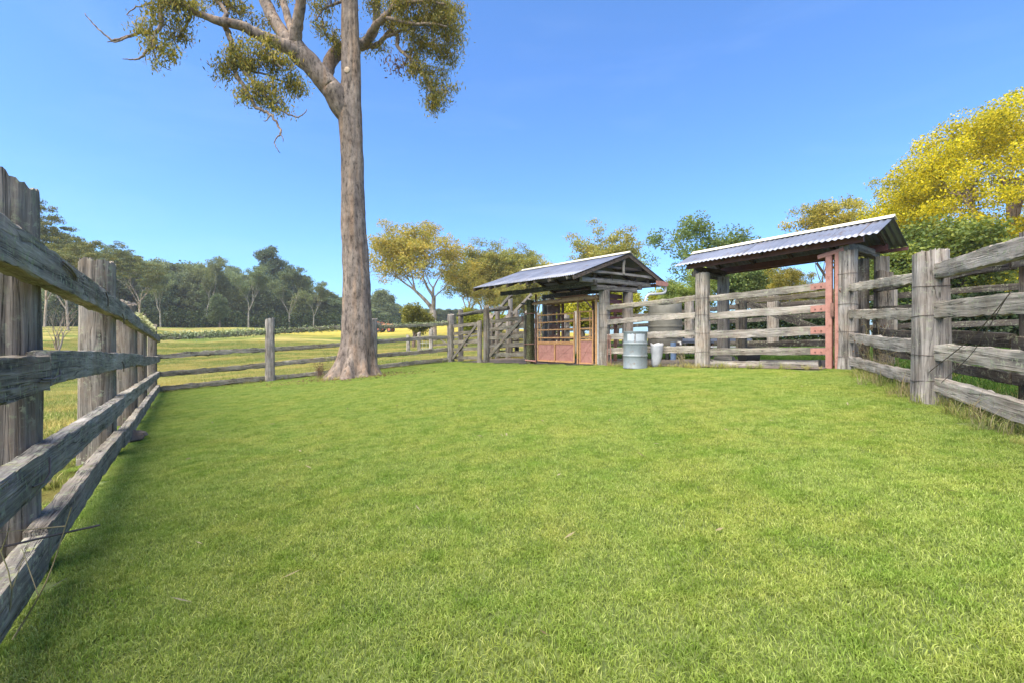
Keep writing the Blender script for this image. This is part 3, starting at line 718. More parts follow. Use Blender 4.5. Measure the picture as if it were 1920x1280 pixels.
# ---------------------------------------------------------------- wooden gates
def L_(t, q=0.): return P0+E1*t+E2*q
def wooden_gate(name, label, t0, t1, h, nr, diag, mat, z0=.12, q=-.05, stile=.10):
    """t0 = right end, t1 = left end along the gate line"""
    global seed
    T = thing(name, label, 'gate', (*L_(t0, q), gz(*L_(t0, q))))
    def P(t, hh, qq=q): return p3(L_(t, qq), hh)
    for k, t in enumerate((t0, t1)):
        seed += 1; add_rail(T, P(t, z0-.04, q-.035), P(t, h+.03, q-.035), stile*1.2, .05, M[mat], seed, name='stile', roll=math.pi/2+AL)
    for k in range(nr):
        hc = z0+.09+(h-z0-.16)*k/(nr-1); seed += 1
        add_rail(T, P(t0-.02, hc+.01*(k % 2)), P(t1+.02, hc), .125, .035, M[mat], seed, bow=.008)
    seed += 1
    if diag > 0: add_rail(T, P(t1-.12, z0+.05, q-.07), P(t0+.15, h-.1, q-.07), .115, .035, M[mat], seed, name='brace')
    return T
wooden_gate('wooden_gate', 'pale timber gate with a long diagonal brace, beside the mossy post at the shed', 3.52, 5.82, 1.62, 5, 1, 'gate_wood', .22)
wooden_gate('wooden_gate', 'greyer lichened timber gate with a diagonal brace next to the far end fence post', 6.45, 8.72, 1.60, 5, 1, 'gate_wood', .10)
def lone_post(label, xy, h, rx, ry, mat, seed, rot=None, cat='post', **kw):
    o = add_post(None, xy, h, rx, ry, mat, AL if rot is None else rot, seed, **kw); tag(o, label, cat); return o
o = lone_post('tall round hanging post standing between the two timber gates', L_(6.12), 2.15, .12, .11, M['post_dark'], 201, name='gate_post')
o = lone_post('grey split post close behind the tall post between the two timber gates', L_(6.42, -.12), 1.62, .12, .07, M['post'], 202, name='gate_post')
o = lone_post('square post carrying the left end of the thick overhead log', L_(9.1, .55), 2.25, .12, .11, M['post'], 203, name='gate_post')
o = lone_post('square green mossy post at the left side of the red steel gate', L_(3.33, -.02), 2.12, .115, .11, M['mossy_post'], 204, name='mossy_post', sq=5, topcut=.01)
o = lone_post('short thick post standing in the yard behind the timber gates', L_(5.0, 2.3), 2.3, .17, .16, M['post'], 205, name='yard_post')
o = lone_post('dark stump post in the yard behind the pale timber gate', L_(4.6, 1.0), 2.0, .14, .13, M['post_dark'], 206, name='yard_post')
o = link('overhead_log', rail_mesh('overhead_log', 3.9, .16, .15, M['rail_dark'], 77, roundness=1., bow=.02), None, (0,0,0))
L0, m0 = orient(p3(L_(9.3, .5), 2.02), p3(L_(5.3, .5), 2.02)); o.matrix_basis = m0; o.location = p3(L_(9.25, .5), 2.02); tag(o, 'thick dark log lying across the post tops above the timber gates', 'log')
T = thing('loading_ramp', 'stock loading ramp with two slanting side rails behind the timber gates', 'ramp', (*L_(8, 2.5), gz(*L_(8, 2.5))))
for k, q in enumerate((2.0, 3.1)):
    add_rail(T, p3(L_(9.0, q), 1.75), p3(L_(7.2, q), 2.75), .13, .08, M['beam'], 300+k, name='side_rail')
    add_rail(T, p3(L_(9.0, q), 1.05), p3(L_(7.2, q), 2.0), .13, .08, M['beam'], 310+k, name='side_rail')
    for j, t in enumerate((7.3, 8.3)): add_post(T, L_(t, q), 2.55-.45*j, .10, .10, M['post'], AL, 320+k*3+j, N=20, K=6)
for j in range(6):
    t = 8.9-j*.33; add_rail(T, p3(L_(t, 2.05), .3+.14*j), p3(L_(t, 3.1), .3+.14*j), .05, .26, M['rail_dark'], 330+j, name='plank', NX=6)

# ---------------------------------------------------------------- roofs
def corr(name, T, base, s0, s1, q0, q1, z00, z01, z10, z11, mat, n_sheets, pitch=.076, amp=.009):
    """corrugated slope: corner heights z(s0,q0) z(s0,q1) z(s1,q0) z(s1,q1); sheets laid side by side along s"""
    wS = (s1-s0)/n_sheets; nq = 4
    for k in range(n_sheets):
        a = s0+k*wS-.04; b = s0+(k+1)*wS+.04
        if k == 0: a = s0
        if k == n_sheets-1: b = s1
        m = int((b-a)/pitch*8); V = []; Fc = []
        lift = .004*(k % 2)
        for i in range(m+1):
            s = a+(b-a)*i/m; f = (s-s0)/(s1-s0)
            for j in range(nq+1):
                g = j/nq; q = q0+(q1-q0)*g; z = (z00*(1-f)+z10*f)*(1-g)+(z01*(1-f)+z11*f)*g
                z += amp*math.cos(2*math.pi*s/pitch)+lift+.004*mnoise.noise((s*1.3, q*1.5, 0))
                p = base+E1*s+E2*q; V.append((p[0], p[1], z))
        for i in range(m):
            for j in range(nq): Fc.append((i*(nq+1)+j, (i+1)*(nq+1)+j, (i+1)*(nq+1)+j+1, i*(nq+1)+j+1))
        V = np.array(V); c = V.mean(0)
        o = link('roof_sheet', mesh_from('roof_sheet', V-c, Fc, mat, 'all'), T, c)
        sd = o.modifiers.new('thickness', 'SOLIDIFY'); sd.thickness = .0015
def B3(base, s, q, z): p = base+E1*s+E2*q; return (float(p[0]), float(p[1]), float(z))
# shed over the cattle crush
T1 = thing('cattle_shed', 'open sided shed with a corrugated iron gable roof over the red steel gates', 'shed', (*P0, gz(*P0)))
qa, qr, qb = -1.45, .72, 2.4; tl = .023
def zr1(s, q):
    base = 2.77+tl*s if q <= qr else 2.86+tl*s
    rz = 3.57+tl*s
    return base+(rz-base)*((q-qa)/(qr-qa) if q <= qr else (qb-q)/(qb-qr))
sL, sR = 4.75, -.3
corr('near', T1, P0, sR, sL, qa, qr, zr1(sR, qa), zr1(sR, qr), zr1(sL, qa), zr1(sL, qr), M['zinc'], 6)
corr('far', T1, P0, sR, sL+.2, qr, qb, zr1(sR, qr), zr1(sR, qb), zr1(sL, qr), zr1(sL, qb), M['zinc'], 6)
mb = MB()
for (qq, dz) in ((qr-.07, .0), (qr+.07, .0)):
    a = B3(P0, sR-.02, qq, zr1(sR, qq)+.026); b = B3(P0, sL+.02, qq, zr1(sL, qq)+.026); n_ = (E2[0]*np.sign(qq-qr)*.3, E2[1]*np.sign(qq-qr)*.3, 1)
    mb.bar(a, b, .17, .006, n_)
mb.tube([B3(P0, sR-.02, qr, zr1(sR, qr)+.03), B3(P0, sL+.02, qr, zr1(sL, qr)+.03)], .028, 8)
part('ridge_cap', mb, M['ridge_cap'], T1)
def rafter_pair(T, base, s, zf, qa, qr, qb, drop=.075, w=.045, h=.09, mat='frame_wood', tail=.0):
    for (u0, u1) in ((qa+tail, qr), (qb-tail, qr)):
        mb = MB(); mb.bar(B3(base, s, u0, zf(s, u0)-drop), B3(base, s, u1, zf(s, u1)-drop), w, h); part('rafter', mb, M[mat], T, False)
for k in range(6): rafter_pair(T1, P0, sR+.04+(sL-sR-.1)*k/5, zr1, qa, qr, qb)
for q in (qa+.12, qa+.8, qa+1.45, qb-.12, qb-.75): # battens under the iron
    mb = MB(); mb.bar(B3(P0, sR+.01, q, zr1(sR, q)-.022), B3(P0, sL-.01, q, zr1(sL, q)-.022), .07, .028); part('batten', mb, M['frame_wood'], T1, False)
for k in range(7):  # rafter tails under the eave
    s = sR+.3+k*.68; mb = MB(); mb.bar(B3(P0, s, qa+.005, zr1(s, qa)-.062), B3(P0, s, qa+.7, zr1(s, qa+.7)-.062), .045, .07); part('rafter_tail', mb, M['gate_wood'], T1, False)
add_rail(T1, B3(P0, -.08, -1.0, 2.70), B3(P0, -.08, 1.9, 2.74), .125, .09, M['beam'], 401, name='tie_beam', NX=18)
add_rail(T1, B3(P0, .0, -.42, 2.535), B3(P0, .0, 1.3, 2.555), .14, .2, M['beam'], 402, name='cap_beam', NX=14)
add_rail(T1, B3(P0, -.2, -.75, 2.92), B3(P0, -.2, 2.0, 2.96), .07, .045, M['beam'], 403, name='collar', NX=8)
add_rail(T1, B3(P0, -.17, -.3, 3.12), B3(P0, -.17, 1.4, 3.15), .07, .045, M['frame_wood'], 404, name='collar', NX=8)
add_rail(T1, B3(P0, -.23, .55, 2.94), B3(P0, -.23, .55, 3.46), .07, .045, M['beam'], 405, name='king_post', NX=6)
for k, (q, z0_, z1_) in enumerate(((-.5, 2.77, 2.95), (.2, 2.77, 2.96), (1.2, 2.79, 2.97), (1.8, 2.8, 2.97))): add_rail(T1, B3(P0, -.1, q, z0_), B3(P0, -.1, q, z1_), .07, .06, M['frame_wood'], 406+k, name='strut', NX=4)
for q in (-.55, 1.35):
    add_rail(T1, B3(P0, -.2, q, 2.64), B3(P0, 4.3, q, 2.66+.04), .14, .09, M['rail_dark'], 410+int(q), name='plate', NX=14)
pP = add_post(T1, P0, 2.46-gz(*P0), .15, .14, M['post'], AL, 411, N=56, K=16, topcut=.005)
for h in (1.78, 1.45, 1.07, .66, .3): ring_wire(T1, pP, .15, .14, 0, h*.96)
add_post(T1, P0+E2*1.02+E1*.02, 2.48-gz(*(P0+E2)), .15, .14, M['post'], AL, 412, N=36, K=10, topcut=.005)
for k, q in ((1, 1.3),): add_post(T1, L_(4.15, q), 2.58-gz(*L_(4.15, q)), .09, .09, M['post'], AL, 413+k, N=20, K=6)
mb = MB(); mb.bar(B3(P0, sR-.02, qb+.05, zr1(sR, qb)-.06), B3(P0, sL, qb+.05, zr1(sL, qb)-.06), .11, .10); part('gutter', mb, M['red_steel'], T1, False)
mb = MB(); mb.bar(B3(P0, sR-.03, 1.9, zr1(sR, qb)-.06), B3(P0, sR-.03, qb, zr1(sR, qb)-.06), .03, .14); part('fascia', mb, M['red_steel'], T1, False)
mb = MB(); mb.tube([B3(P0, sR+.05, qb+.05, 2.74), B3(P0, sR+.05, qb+.05, 2.60), B3(P0, sR+.05, qb+.0, 2.54), B3(P0, sR+.05, qb-.15, 2.50), B3(P0, sR+.05, qb-.75, 2.44), B3(P0, sR+.05, qb-.88, 2.36), B3(P0, sR+.05, qb-.95, 2.2)], .04, 10); part('downpipe', mb, M['white_steel'], T1)

# roof over the steel sliding gate
T2 = thing('gate_roof', 'small corrugated gable roof on four split posts over the plank gate', 'shelter', (*R0, gz(*R0)))
za, qa2, qr2, qb2 = 2.84, -.435, .45, 1.335
def zr2(s, q):
    zb = za-.012*s; rz = 3.25-.012*s
    return zb+(rz-zb)*((q-qa2)/(qr2-qa2) if q <= qr2 else (qb2-q)/(qb2-qr2))
sR2, sL2 = -.55, 3.36
corr('near', T2, R0, sR2, sL2, qa2, qr2, zr2(sR2, qa2), zr2(sR2, qr2), zr2(sL2, qa2), zr2(sL2, qr2), M['zinc'], 5, amp=.011, pitch=.1)
corr('far', T2, R0, sR2, sL2, qr2, qb2, zr2(sR2, qr2), zr2(sR2, qb2), zr2(sL2, qr2), zr2(sL2, qb2), M['zinc'], 5, amp=.011, pitch=.1)
mb = MB()
for sg in (-1, 1):
    mb.bar(B3(R0, sR2-.02, qr2+sg*.06, zr2(sR2, qr2+sg*.06)+.026), B3(R0, sL2+.02, qr2+sg*.06, zr2(sL2, qr2+sg*.06)+.026), .14, .006, (E2[0]*sg*.4, E2[1]*sg*.4, 1))
mb.tube([B3(R0, sR2-.02, qr2, zr2(sR2, qr2)+.026), B3(R0, sL2+.02, qr2, zr2(sL2, qr2)+.026)], .024, 8)
part('ridge_cap', mb, M['ridge_cap'], T2)
for q in (-.2, 1.1):
    mb = MB(); mb.bar(B3(R0, sR2+.25, q, zr2(sR2, q)-.115), B3(R0, sL2-.25, q, zr2(sL2, q)-.115), .06, .13); part('purlin', mb, M['dark_red'], T2, False)
mb = MB(); mb.bar(B3(R0, sR2, qb2-.02, zr2(sR2, qb2)-.045), B3(R0, sL2, qb2-.02, zr2(sL2, qb2)-.045), .04, .06); part('fascia', mb, M['dark_red'], T2, False)
for k in range(5): rafter_pair(T2, R0, sR2+.3+k*.82, zr2, qa2, qr2, qb2, .05, .05, .075, tail=.12)
def gpost(xy, ztop, rx, ry, sd, N=56, mat='post', **kw): return add_post(T2, xy, ztop-gz(*xy), rx, ry, M[mat], AL, sd, N=N, K=16, topcut=.006, **kw)
pg = gpost(R0, 2.68, .15, .155, 421, 96)
for h in (1.70, 1.15, .66, .22): ring_wire(T2, pg, .15, .155, 0, h)
pf_ = gpost(PF, 2.60, .16, .15, 422, 72)
for h in (1.55, 1.16, .75, .33): ring_wire(T2, pf_, .16, .15, 0, h)
gpost(PF+E2*.9, 2.60, .13, .14, 423, 40)
gpost(R0+E2*.98+E1*.1, 2.66, .14, .12, 424, 40, 'post_dark'); gpost(R0+E2*1.1-E1*.2, 2.66, .12, .12, 425, 40)
gpost(PF+E2*1.0-E1*.42, 1.98, .09, .08, 426, 24, 'post_dark')
add_rail(T2, B3(R0, .02, -.12, 2.755), B3(R0, -.05, 1.3, 2.745), .13, .15, M['beam'], 427, name='cap_beam', NX=14)
add_rail(T2, B3(R0, 2.93, -.2, 2.61), B3(R0, 2.93, 1.05, 2.62), .12, .12, M['rail_dark'], 428, name='cap_beam', NX=12)
add_rail(T2, B3(R0, 2.93, -.18, 2.72), B3(R0, 2.93, 1.15, 2.73), .10, .07, M['frame_wood'], 429, name='cap_beam', NX=8)

# ---------------------------------------------------------------- plank gate with red steel hangers
T = thing('plank_gate', 'four plank timber gate bolted to red steel plates under the small roof', 'gate', (*L_(0)*0+PF, gz(*PF)))
G = lambda s, q=0.: R0+E1*s+E2*q
for r, (h, hh) in enumerate(((1.535, .135), (1.115, .15), (.71, .165), (.32, .14))):
    add_rail(T, p3(G(.30, -.03), h+.0), p3(G(2.82, -.03), h), hh, .055, M['rail'], 440+r, bow=.012, name='plank', rough=.005)
    mb = MB(); a = p3(G(.29, -.062), h); b = p3(G(.58, -.062), h); mb.bar(a, b, .008, hh*.8); o = part('bracket', mb, M['red_steel'], T, False)
    for sx in (.40, .50):
        for _ in (0,):
            mb = MB(); a = np.array(p3(G(sx, -.064), h-.01)); mb.tube([a, a-np.array([*E2*.02, 0])], .012, 8); bo = part('bolt', mb, M['rust'], o); 
mb = MB()
mb.bar(p3(G(.27, -.06), 0.0), p3(G(.27, -.06), 2.15), .07, .10, (*E1, 0)); part('steel_channel', mb, M['red_steel'], T, False)
mb = MB(); mb.bar(p3(G(.19, -.03), 0.05), p3(G(.19, -.03), 2.1), .03, .03, (*E1, 0)); part('slide_bar', mb, M['mossy_post'], T, False)
mb = MB(); mb.bar(p3(G(.125, -.08), -.02), p3(G(.125, -.08), 2.15), .07, .075, (*E1, 0)); part('steel_channel', mb, M['red_steel'], T, False)
mb = MB(); mb.bar(p3(G(.45, -.06), 2.08), p3(G(.02, -.10), 2.15), .06, .07); part('top_arm', mb, M['red_steel'], T, False)
mb = MB(); mb.bar(p3(G(.47, -.08), 1.98), p3(G(.27, -.08), 1.6), .02, .04); part('brace', mb, M['frame_wood'], T, False)
mb = MB(); mb.bar(p3(G(.20, -.13), .95), p3(G(.20, -.13), 1.2), .02, .05, (*E1, 0)); mb.tube([p3(G(.05, -.2), 1.45), p3(G(.05, -.24), 1.42), p3(G(.05, -.2), 1.38)], .01, 6); part('latch', mb, M['rust'], T)
T.location = Vector(T.location)
# diagonal timber on the far side of the plank gate
T = thing('inner_gate', 'dark timber gate with a falling diagonal brace in the yard behind the plank gate', 'gate', (*Q45(3), gz(*Q45(3))))
a0, a1 = R0+E2*2.6+E1*3.4, R0+E2*2.6+E1*.7
for k, h in enumerate((1.55, .35)): add_rail(T, p3(a0, h), p3(a1, h), .12, .05, M['gate_wood' if k == 0 else 'rail_dark'], 460+k)
add_rail(T, p3(a0, 1.58, (-.05,-.05)), p3(a1, .35, (-.05,-.05)), .16, .05, M['rail_dark'], 463, name='brace')
for k, a in enumerate((a0, a1)): add_rail(T, p3(a, .2), p3(a, 1.65), .1, .05, M['gate_wood'], 465+k, name='stile', roll=math.pi/2)
# sleeper log along the ground under the plank gate
def log(label, a, b, hh, tt, mat, sd, name='sleeper'):
    L0, m0 = orient(a, b); o = link(name, rail_mesh(name, L0, hh, tt, M[mat], sd, roundness=.6)); o.matrix_basis = m0; o.location = a; tag(o, label, 'log'); return o
log('long grey sleeper half buried in the grass under the plank gate', p3(G(.5, .15), .05), p3(G(2.75, .05), .05), .15, .2, 'rail', 470)
log('short squared block lying beside the foot of the gate post', p3(G(2.35, .45), .1), p3(G(2.75, .4), .1), .16, .2, 'rail', 471, name='timber_block')
mb = MB(); c = np.array(p3(G(2.2, .85), .16)); mb.tube([c+np.array([-.16,0,0]), c+np.array([.16,.02,0])], .19, 20)
o = part('feed_tub', mb, M['black'], None); tag(o, 'black feed tub tipped on its side behind the sleeper', 'tub')

# ---------------------------------------------------------------- red steel crush gates
T = thing('crush_gate', 'wide red steel gate with four pipe rails above two sheet metal panels', 'gate', (*L_(2.9), gz(*L_(2.9))))
gzL = .30
def S3(t, z, q=0.): p = L_(t, q); return (float(p[0]), float(p[1]), float(z))
def pipe(T, a, b, r, mat='golden_lit_steel', name='pipe', n=10): mb = MB(); mb.tube([a, b], r, n); return part(name, mb, M[mat], T)
for z in (1.90, 1.66, 1.415, 1.16, 1.03): pipe(T, S3(2.95, z), S3(1.22, z), .022, name='rail')
for t, z1 in ((2.95, 1.92), (1.22, 1.92)): pipe(T, S3(t, .42), S3(t, z1), .024, name='stile')
mb = MB(); mb.bar(S3(2.95, .43), S3(1.22, .43), .04, .05); part('bottom_rail', mb, M['golden_lit_steel'], T, False)
pipe(T, S3(2.95, .98), S3(1.22, .98), .026, name='rail')
pipe(T, S3(2.80, 1.0), S3(2.80, 1.75), .014, name='latch_rod'); pipe(T, S3(2.9, 1.45), S3(2.62, 1.64), .012, 'rust', 'latch_rod')
def fold_panel(T, t0, t1, z0, z1, name='sheet_panel'):
    """sheet pressed with an X crease and a mid seam"""
    ta = (t0+t1)/2; zm = (z0+z1)/2; d = .012
    pts = [(t0,z0,0),(ta,z0,0),(t1,z0,0),(t0,zm,0),(t1,zm,0),(t0,z1,0),(ta,z1,0),(t1,z1,0),(ta,zm,-d)]
    V = []
    for (t, z, q) in pts: V.append(S3(t, z, q+.004))
    Fc = [(0,1,8),(1,2,8),(2,4,8),(4,7,8),(7,6,8),(6,5,8),(5,3,8),(3,0,8)]
    V = np.array(V); c = V.mean(0); o = link(name, mesh_from(name, V-c, Fc, M['red_steel'], False), T, c)
    sd = o.modifiers.new('thickness', 'SOLIDIFY'); sd.thickness = .004
    for (a, b) in (((t0, z0), (t1, z1)), ((t0, z1), (t1, z0)), ((t0, zm), (t1, zm))):
        mb = MB(); mb.tube([S3(a[0], a[1], -.003), S3(ta, zm, -.014), S3(b[0], b[1], -.003)], .003, 5); part('crease', mb, M['red_steel'], o)
    return o
fold_panel(T, 2.93, 2.10, .45, .96); fold_panel(T, 2.06, 1.24, .45, .96)
mb = MB(); mb.bar(S3(2.08, .43, -.02), S3(2.08, .98, -.02), .035, .04, (*E1, 0)); part('divider', mb, M['golden_lit_steel'], T, False)
T = thing('narrow_gate', 'narrow red steel gate with a single sheet panel beside the round shed post', 'gate', (*L_(.95), gz(*L_(.95))))
for z in (2.02-.1, 1.66, 1.415, 1.16): pipe(T, S3(.97, z), S3(.45, z), .02, name='rail')
for t in (.97, .45): pipe(T, S3(t, .40), S3(t, 1.95), .024, name='stile')
pipe(T, S3(.56, 1.1), S3(.56, 1.95), .014, name='latch_rod')
mb = MB(); mb.bar(S3(.97, .41), S3(.45, .41), .04, .05); mb.bar(S3(.97, 1.09), S3(.45, 1.09), .04, .045); part('cross_bar', mb, M['golden_lit_steel'], T, False)
fold_panel(T, .95, .47, .43, 1.07)
T = thing('cattle_crush', 'rusty steel cattle crush frame standing inside the shed behind the gates', 'cattle crush', (*L_(1.6, .6), gz(*L_(1.6, .6))))
for t, z1, r, mt in ((3.10, 2.62, .035, 'rust'), (1.095, 2.38, .032, 'golden_lit_steel'), (.33, 2.38, .045, 'golden_lit_steel')): pipe(T, S3(t, .3, .03), S3(t, z1, .03), r, mt, 'upright')
for (q, z, mt) in ((-.01, 2.30, 'golden_lit_steel'), (.12, 2.36, 'golden_lit_steel'), (.65, 2.33, 'golden_lit_steel')):
    mb = MB(); mb.bar(S3(3.35, z, q), S3(.2, z, q), .06, .07); part('top_beam', mb, M[mt], T, False)
for t in (3.1, 1.9, .4): mb = MB(); mb.bar(S3(t, 2.34, -.05), S3(t, 2.34, 1.0), .06, .06); part('cross_beam', mb, M['red_steel'], T, False)
for t, q, z1 in ((2.75, .75, 2.3), (2.55, .75, 2.3), (1.2, .8, 2.3), (3.2, .9, 2.4), (.35, .85, 2.3)):
    mb = MB(); mb.bar(S3(t, .32, q), S3(t, z1, q), .07, .07, (*E1, 0)); part('upright', mb, M['rust'], T, False)
for z in (.8, 1.2, 1.55): mb = MB(); mb.bar(S3(2.75, z, .78), S3(3.3, z, .8), .03, .14); part('side_rail', mb, M['rust'], T, False)
mb = MB(); mb.bar(S3(2.65, 2.15, .72), S3(3.3, 2.15, .72), .03, .22); part('head_plate', mb, M['rust'], T, False)
pipe(T, S3(2.6, 2.1, .6), S3(2.35, 1.75, .55), .02, 'rust', 'lever'); pipe(T, S3(.75, 2.28, -.05), S3(.42, 2.0, -.05), .02, 'rust', 'brace')
mb = MB()
for k, (t, q, z) in enumerate(((.15, .5, 2.35), (.15, .5, 2.2), (.15, .5, 1.95), (.15, .5, 1.7))): mb.bar(S3(t, z, .2), S3(t, z, .9), .04, .12)
part('side_panel', mb, M['dark_red'], T, False)
pipe(T, S3(.22, .35, -.02), S3(.22, 2.15, -.02), .025, 'white_steel', 'upright')
mb = MB(); mb.bar(S3(2.3, 2.45, .3), S3(1.0, 2.45, .3), .3, .012); part('tin_plate', mb, M['red_steel'], T, False)
# tall lever arms left of the mossy post
T = thing('gate_lever', 'bent steel gate lever with a flat cap leaning at the mossy post', 'lever', (*L_(3.55, -.1), gz(*L_(3.55, -.1))))
pipe(T, S3(3.60, 2.32, -.1), S3(3.50, 1.35, -.1), .018, 'rust', 'arm'); pipe(T, S3(3.72, 1.95, -.1), S3(3.48, 1.4, -.1), .014, 'rust', 'arm')
mb = MB(); mb.bar(S3(3.7, 2.35, -.1), S3(3.42, 2.30, -.1), .12, .04); part('cap', mb, M['black'], T, False)
pipe(T, S3(3.5, .95, -.15), S3(3.05, .97, -.08), .018, 'rust', 'hinge'); pipe(T, S3(3.5, 1.98, -.15), S3(3.05, 1.98, -.08), .018, 'rust', 'hinge'); pipe(T, S3(3.45, .42, -.14), S3(2.95, .40, -.08), .025, 'red_steel', 'hinge')

# ---------------------------------------------------------------- drum, bag, pickets, tank, trough
dx, dy = 2.99+.03, 11.15; dz = gz(dx, dy)
T = thing('oil_drum', 'dented grey steel drum with a pale painted patch standing on the lawn edge', 'drum', (dx, dy, dz))
prof = [(0,.0),(.27,.0),(.290,.0),(.292,.02),(.286,.03),(.284,.27),(.288,.285),(.298,.295),(.298,.305),(.288,.315),(.284,.33),(.284,.56),(.288,.575),(.298,.585),(.298,.595),(.288,.605),(.284,.62),(.283,.85),(.292,.862),(.294,.88),(.284,.884),(.278,.868),(.0,.866)]
N = 48; V = []; Fc = []
for (r, z) in prof:
    for i in range(N):
        a = 2*math.pi*i/N; rr = r*(1+.008*mnoise.noise((math.cos(a)*2, math.sin(a)*2, z*4))); V.append((rr*math.cos(a), rr*math.sin(a), z))
for k in range(len(prof)-1):
    for i in range(N): j = (i+1) % N; Fc.append((k*N+i, k*N+j, (k+1)*N+j, (k+1)*N+i))
link('body', mesh_from('body', V, Fc, M['drum'], True), T, (dx, dy, dz))
def patch_on(T, name, a0, a1, z0, z1, mat, rag=.02, r0=.2875):
    V = []; Fc = []; n = 16; m = 5
    for i in range(n+1):
        a = a0+(a1-a0)*i/n
        for j in range(m+1):
            f = j/m; z = z0+(z1-z0)*f + (rag*mnoise.noise((a*7, j*2, 1)) if j in (0, m) else 0)
            aa = a+(rag*2*mnoise.noise((z*9, i, 5)) if i in (0, n) else 0); V.append((r0*math.cos(aa), r0*math.sin(aa), z))
    for i in range(n):
        for j in range(m): Fc.append((i*(m+1)+j, (i+1)*(m+1)+j, (i+1)*(m+1)+j+1, i*(m+1)+j+1))
    return link(name, mesh_from(name, V, Fc, M[mat], 'all'), T, T.location)
ac = math.atan2(-dy, -dx)
patch_on(T, 'paint_patch', ac-.70, ac-.06, .655, .82, 'drum_pale'); patch_on(T, 'paint_patch', ac+.03, ac+.85, .65, .82, 'drum_pale')
patch_on(T, 'rust_streak', ac-.045, ac-.01, .62, .84, 'rust', .01)
bx, by = dx+.50, dy-.02; bz = gz(bx, by)
V = []; Fc = []; n = 20; m = 9
for j in range(m+1):
    f = j/m; z = .56*f; rr = .09+.07*f**.8
    for i in range(n):
        a = 2*math.pi*i/n; k_ = 1+.13*mnoise.noise((math.cos(a)*3, math.sin(a)*3, z*6))+(.05*math.sin(a*7+z*12))
        V.append((rr*k_*math.cos(a)+.03*f, rr*.7*k_*math.sin(a), z+(.02*math.sin(a*3) if j == m else 0)))
for j in range(m):
    for i in range(n): k_ = (i+1) % n; Fc.append((j*n+i, j*n+k_, (j+1)*n+k_, (j+1)*n+i))
V.append((0, 0, .0)); V.append((.03, 0, .50))
for i in range(n): Fc.append((i, len(V)-2, (i+1) % n)); Fc.append((m*n+i, m*n+(i+1) % n, len(V)-1))
o = link('feed_bag', mesh_from('feed_bag', V, Fc, M['white_bag'], 'all'), None, (bx, by, bz)); tag(o, 'crumpled white feed bag standing open beside the grey drum', 'bag')
for k, (t, q, t2, lab) in enumerate(((-.30, -.22, -.22, 'rusty steel bar leaning on the rails left of the drum, nearer the shed post'), (-.44, -.22, -.26, 'rusty steel bar leaning on the rails left of the drum, nearer the drum'))):
    mb = MB(); a = np.array(p3(L_(t, q), 0.0)); b = np.array(p3(L_(t2-.02*k, -.09), .84-.03*k)); mb.bar(a, b, .035, .012); mb.bar(a, b, .012, .035, (0,0,1)); o = part('steel_bar', mb, M['rust'], None, False); tag(o, lab, 'steel bar')
# water tank
tx, ty = 4.52, 13.45; tz = .93
T = thing('water_tank', 'squat grey round water tank with raised bands behind the rails', 'tank', (tx, ty, tz))
prof = [(0,0),(.47,0),(.485,.03),(.485,.2),(.5,.21),(.5,.24),(.48,.25),(.48,.52),(.495,.53),(.495,.57),(.475,.58),(.475,.86),(.49,.87),(.49,.90),(.47,.92),(.465,1.22),(.42,1.28),(0,1.32)]
V = []; Fc = []
for (r, z) in prof:
    for i in range(N): a = 2*math.pi*i/N; V.append((r*math.cos(a), r*math.sin(a), z))
for k in range(len(prof)-1):
    for i in range(N): j = (i+1) % N; Fc.append((k*N+i, k*N+j, (k+1)*N+j, (k+1)*N+i))
link('body', mesh_from('body', V, Fc, M['tank'], True), T, T.location)
mb = MB(); mb.tube([(tx-.12+.35, ty-.42, tz+.1), (tx+.25, ty-.56, tz+.1), (tx+.25, ty-.58, tz+.02)], .025, 8); part('tap', mb, M['white_steel'], T)
T = thing('work_bench', 'long low steel bench with a pale top edge under the tank behind the rails', 'bench', (tx+.6, ty-.1, gz(tx+.6, ty)))
mb = MB(); mb.box((tx+.72, ty-.15, .90), (2.7, .9, .03)); part('top', mb, M['rust'], T, False)
mb = MB(); mb.box((tx+.95, ty-.62, .90), (2.2, .03, .05)); part('edge_rail', mb, M['white_steel'], T, False)
for k, (ox, oy) in enumerate(((-.1, -.5), (.12, -.5), (.3, -.5), (1.15, -.5), (1.9, -.5), (-.5, .2), (1.9, .2))):
    x, y = tx+ox, ty+oy; mb = MB(); mb.tube([(x, y, gz(x, y)-.02), (x, y, .885)], .05 if k else .055, 10); part('leg', mb, M['black'], T)
x, y = tx-.02, ty-.75; mb = MB(); mb.tube([(x, y, gz(x, y)-.01), (x, y, gz(x, y)+.5)], .075, 14); o = part('blue_pipe', mb, M['blue'], None); tag(o, 'short blue pipe standing below the tank bench', 'pipe')
T = thing('stock_trough', 'low galvanised trough on legs beyond the plank gate', 'trough', (6.6, 15.6, gz(6.6, 15.6)))
mb = MB(); z = gz(6.6, 15.6)+.42; mb.box((6.8, 15.6, z), (2.6, .5, .05)); mb.box((6.8, 15.36, z+.06), (2.6, .02, .12)); mb.box((6.8, 15.84, z+.06), (2.6, .02, .12)); part('basin', mb, M['zinc'], T, False)
for ox in (-1.1, 0, 1.1): mb = MB(); mb.box((6.8+ox, 15.6, z-.22), (.06, .4, .42)); part('leg', mb, M['rust'], T, False)

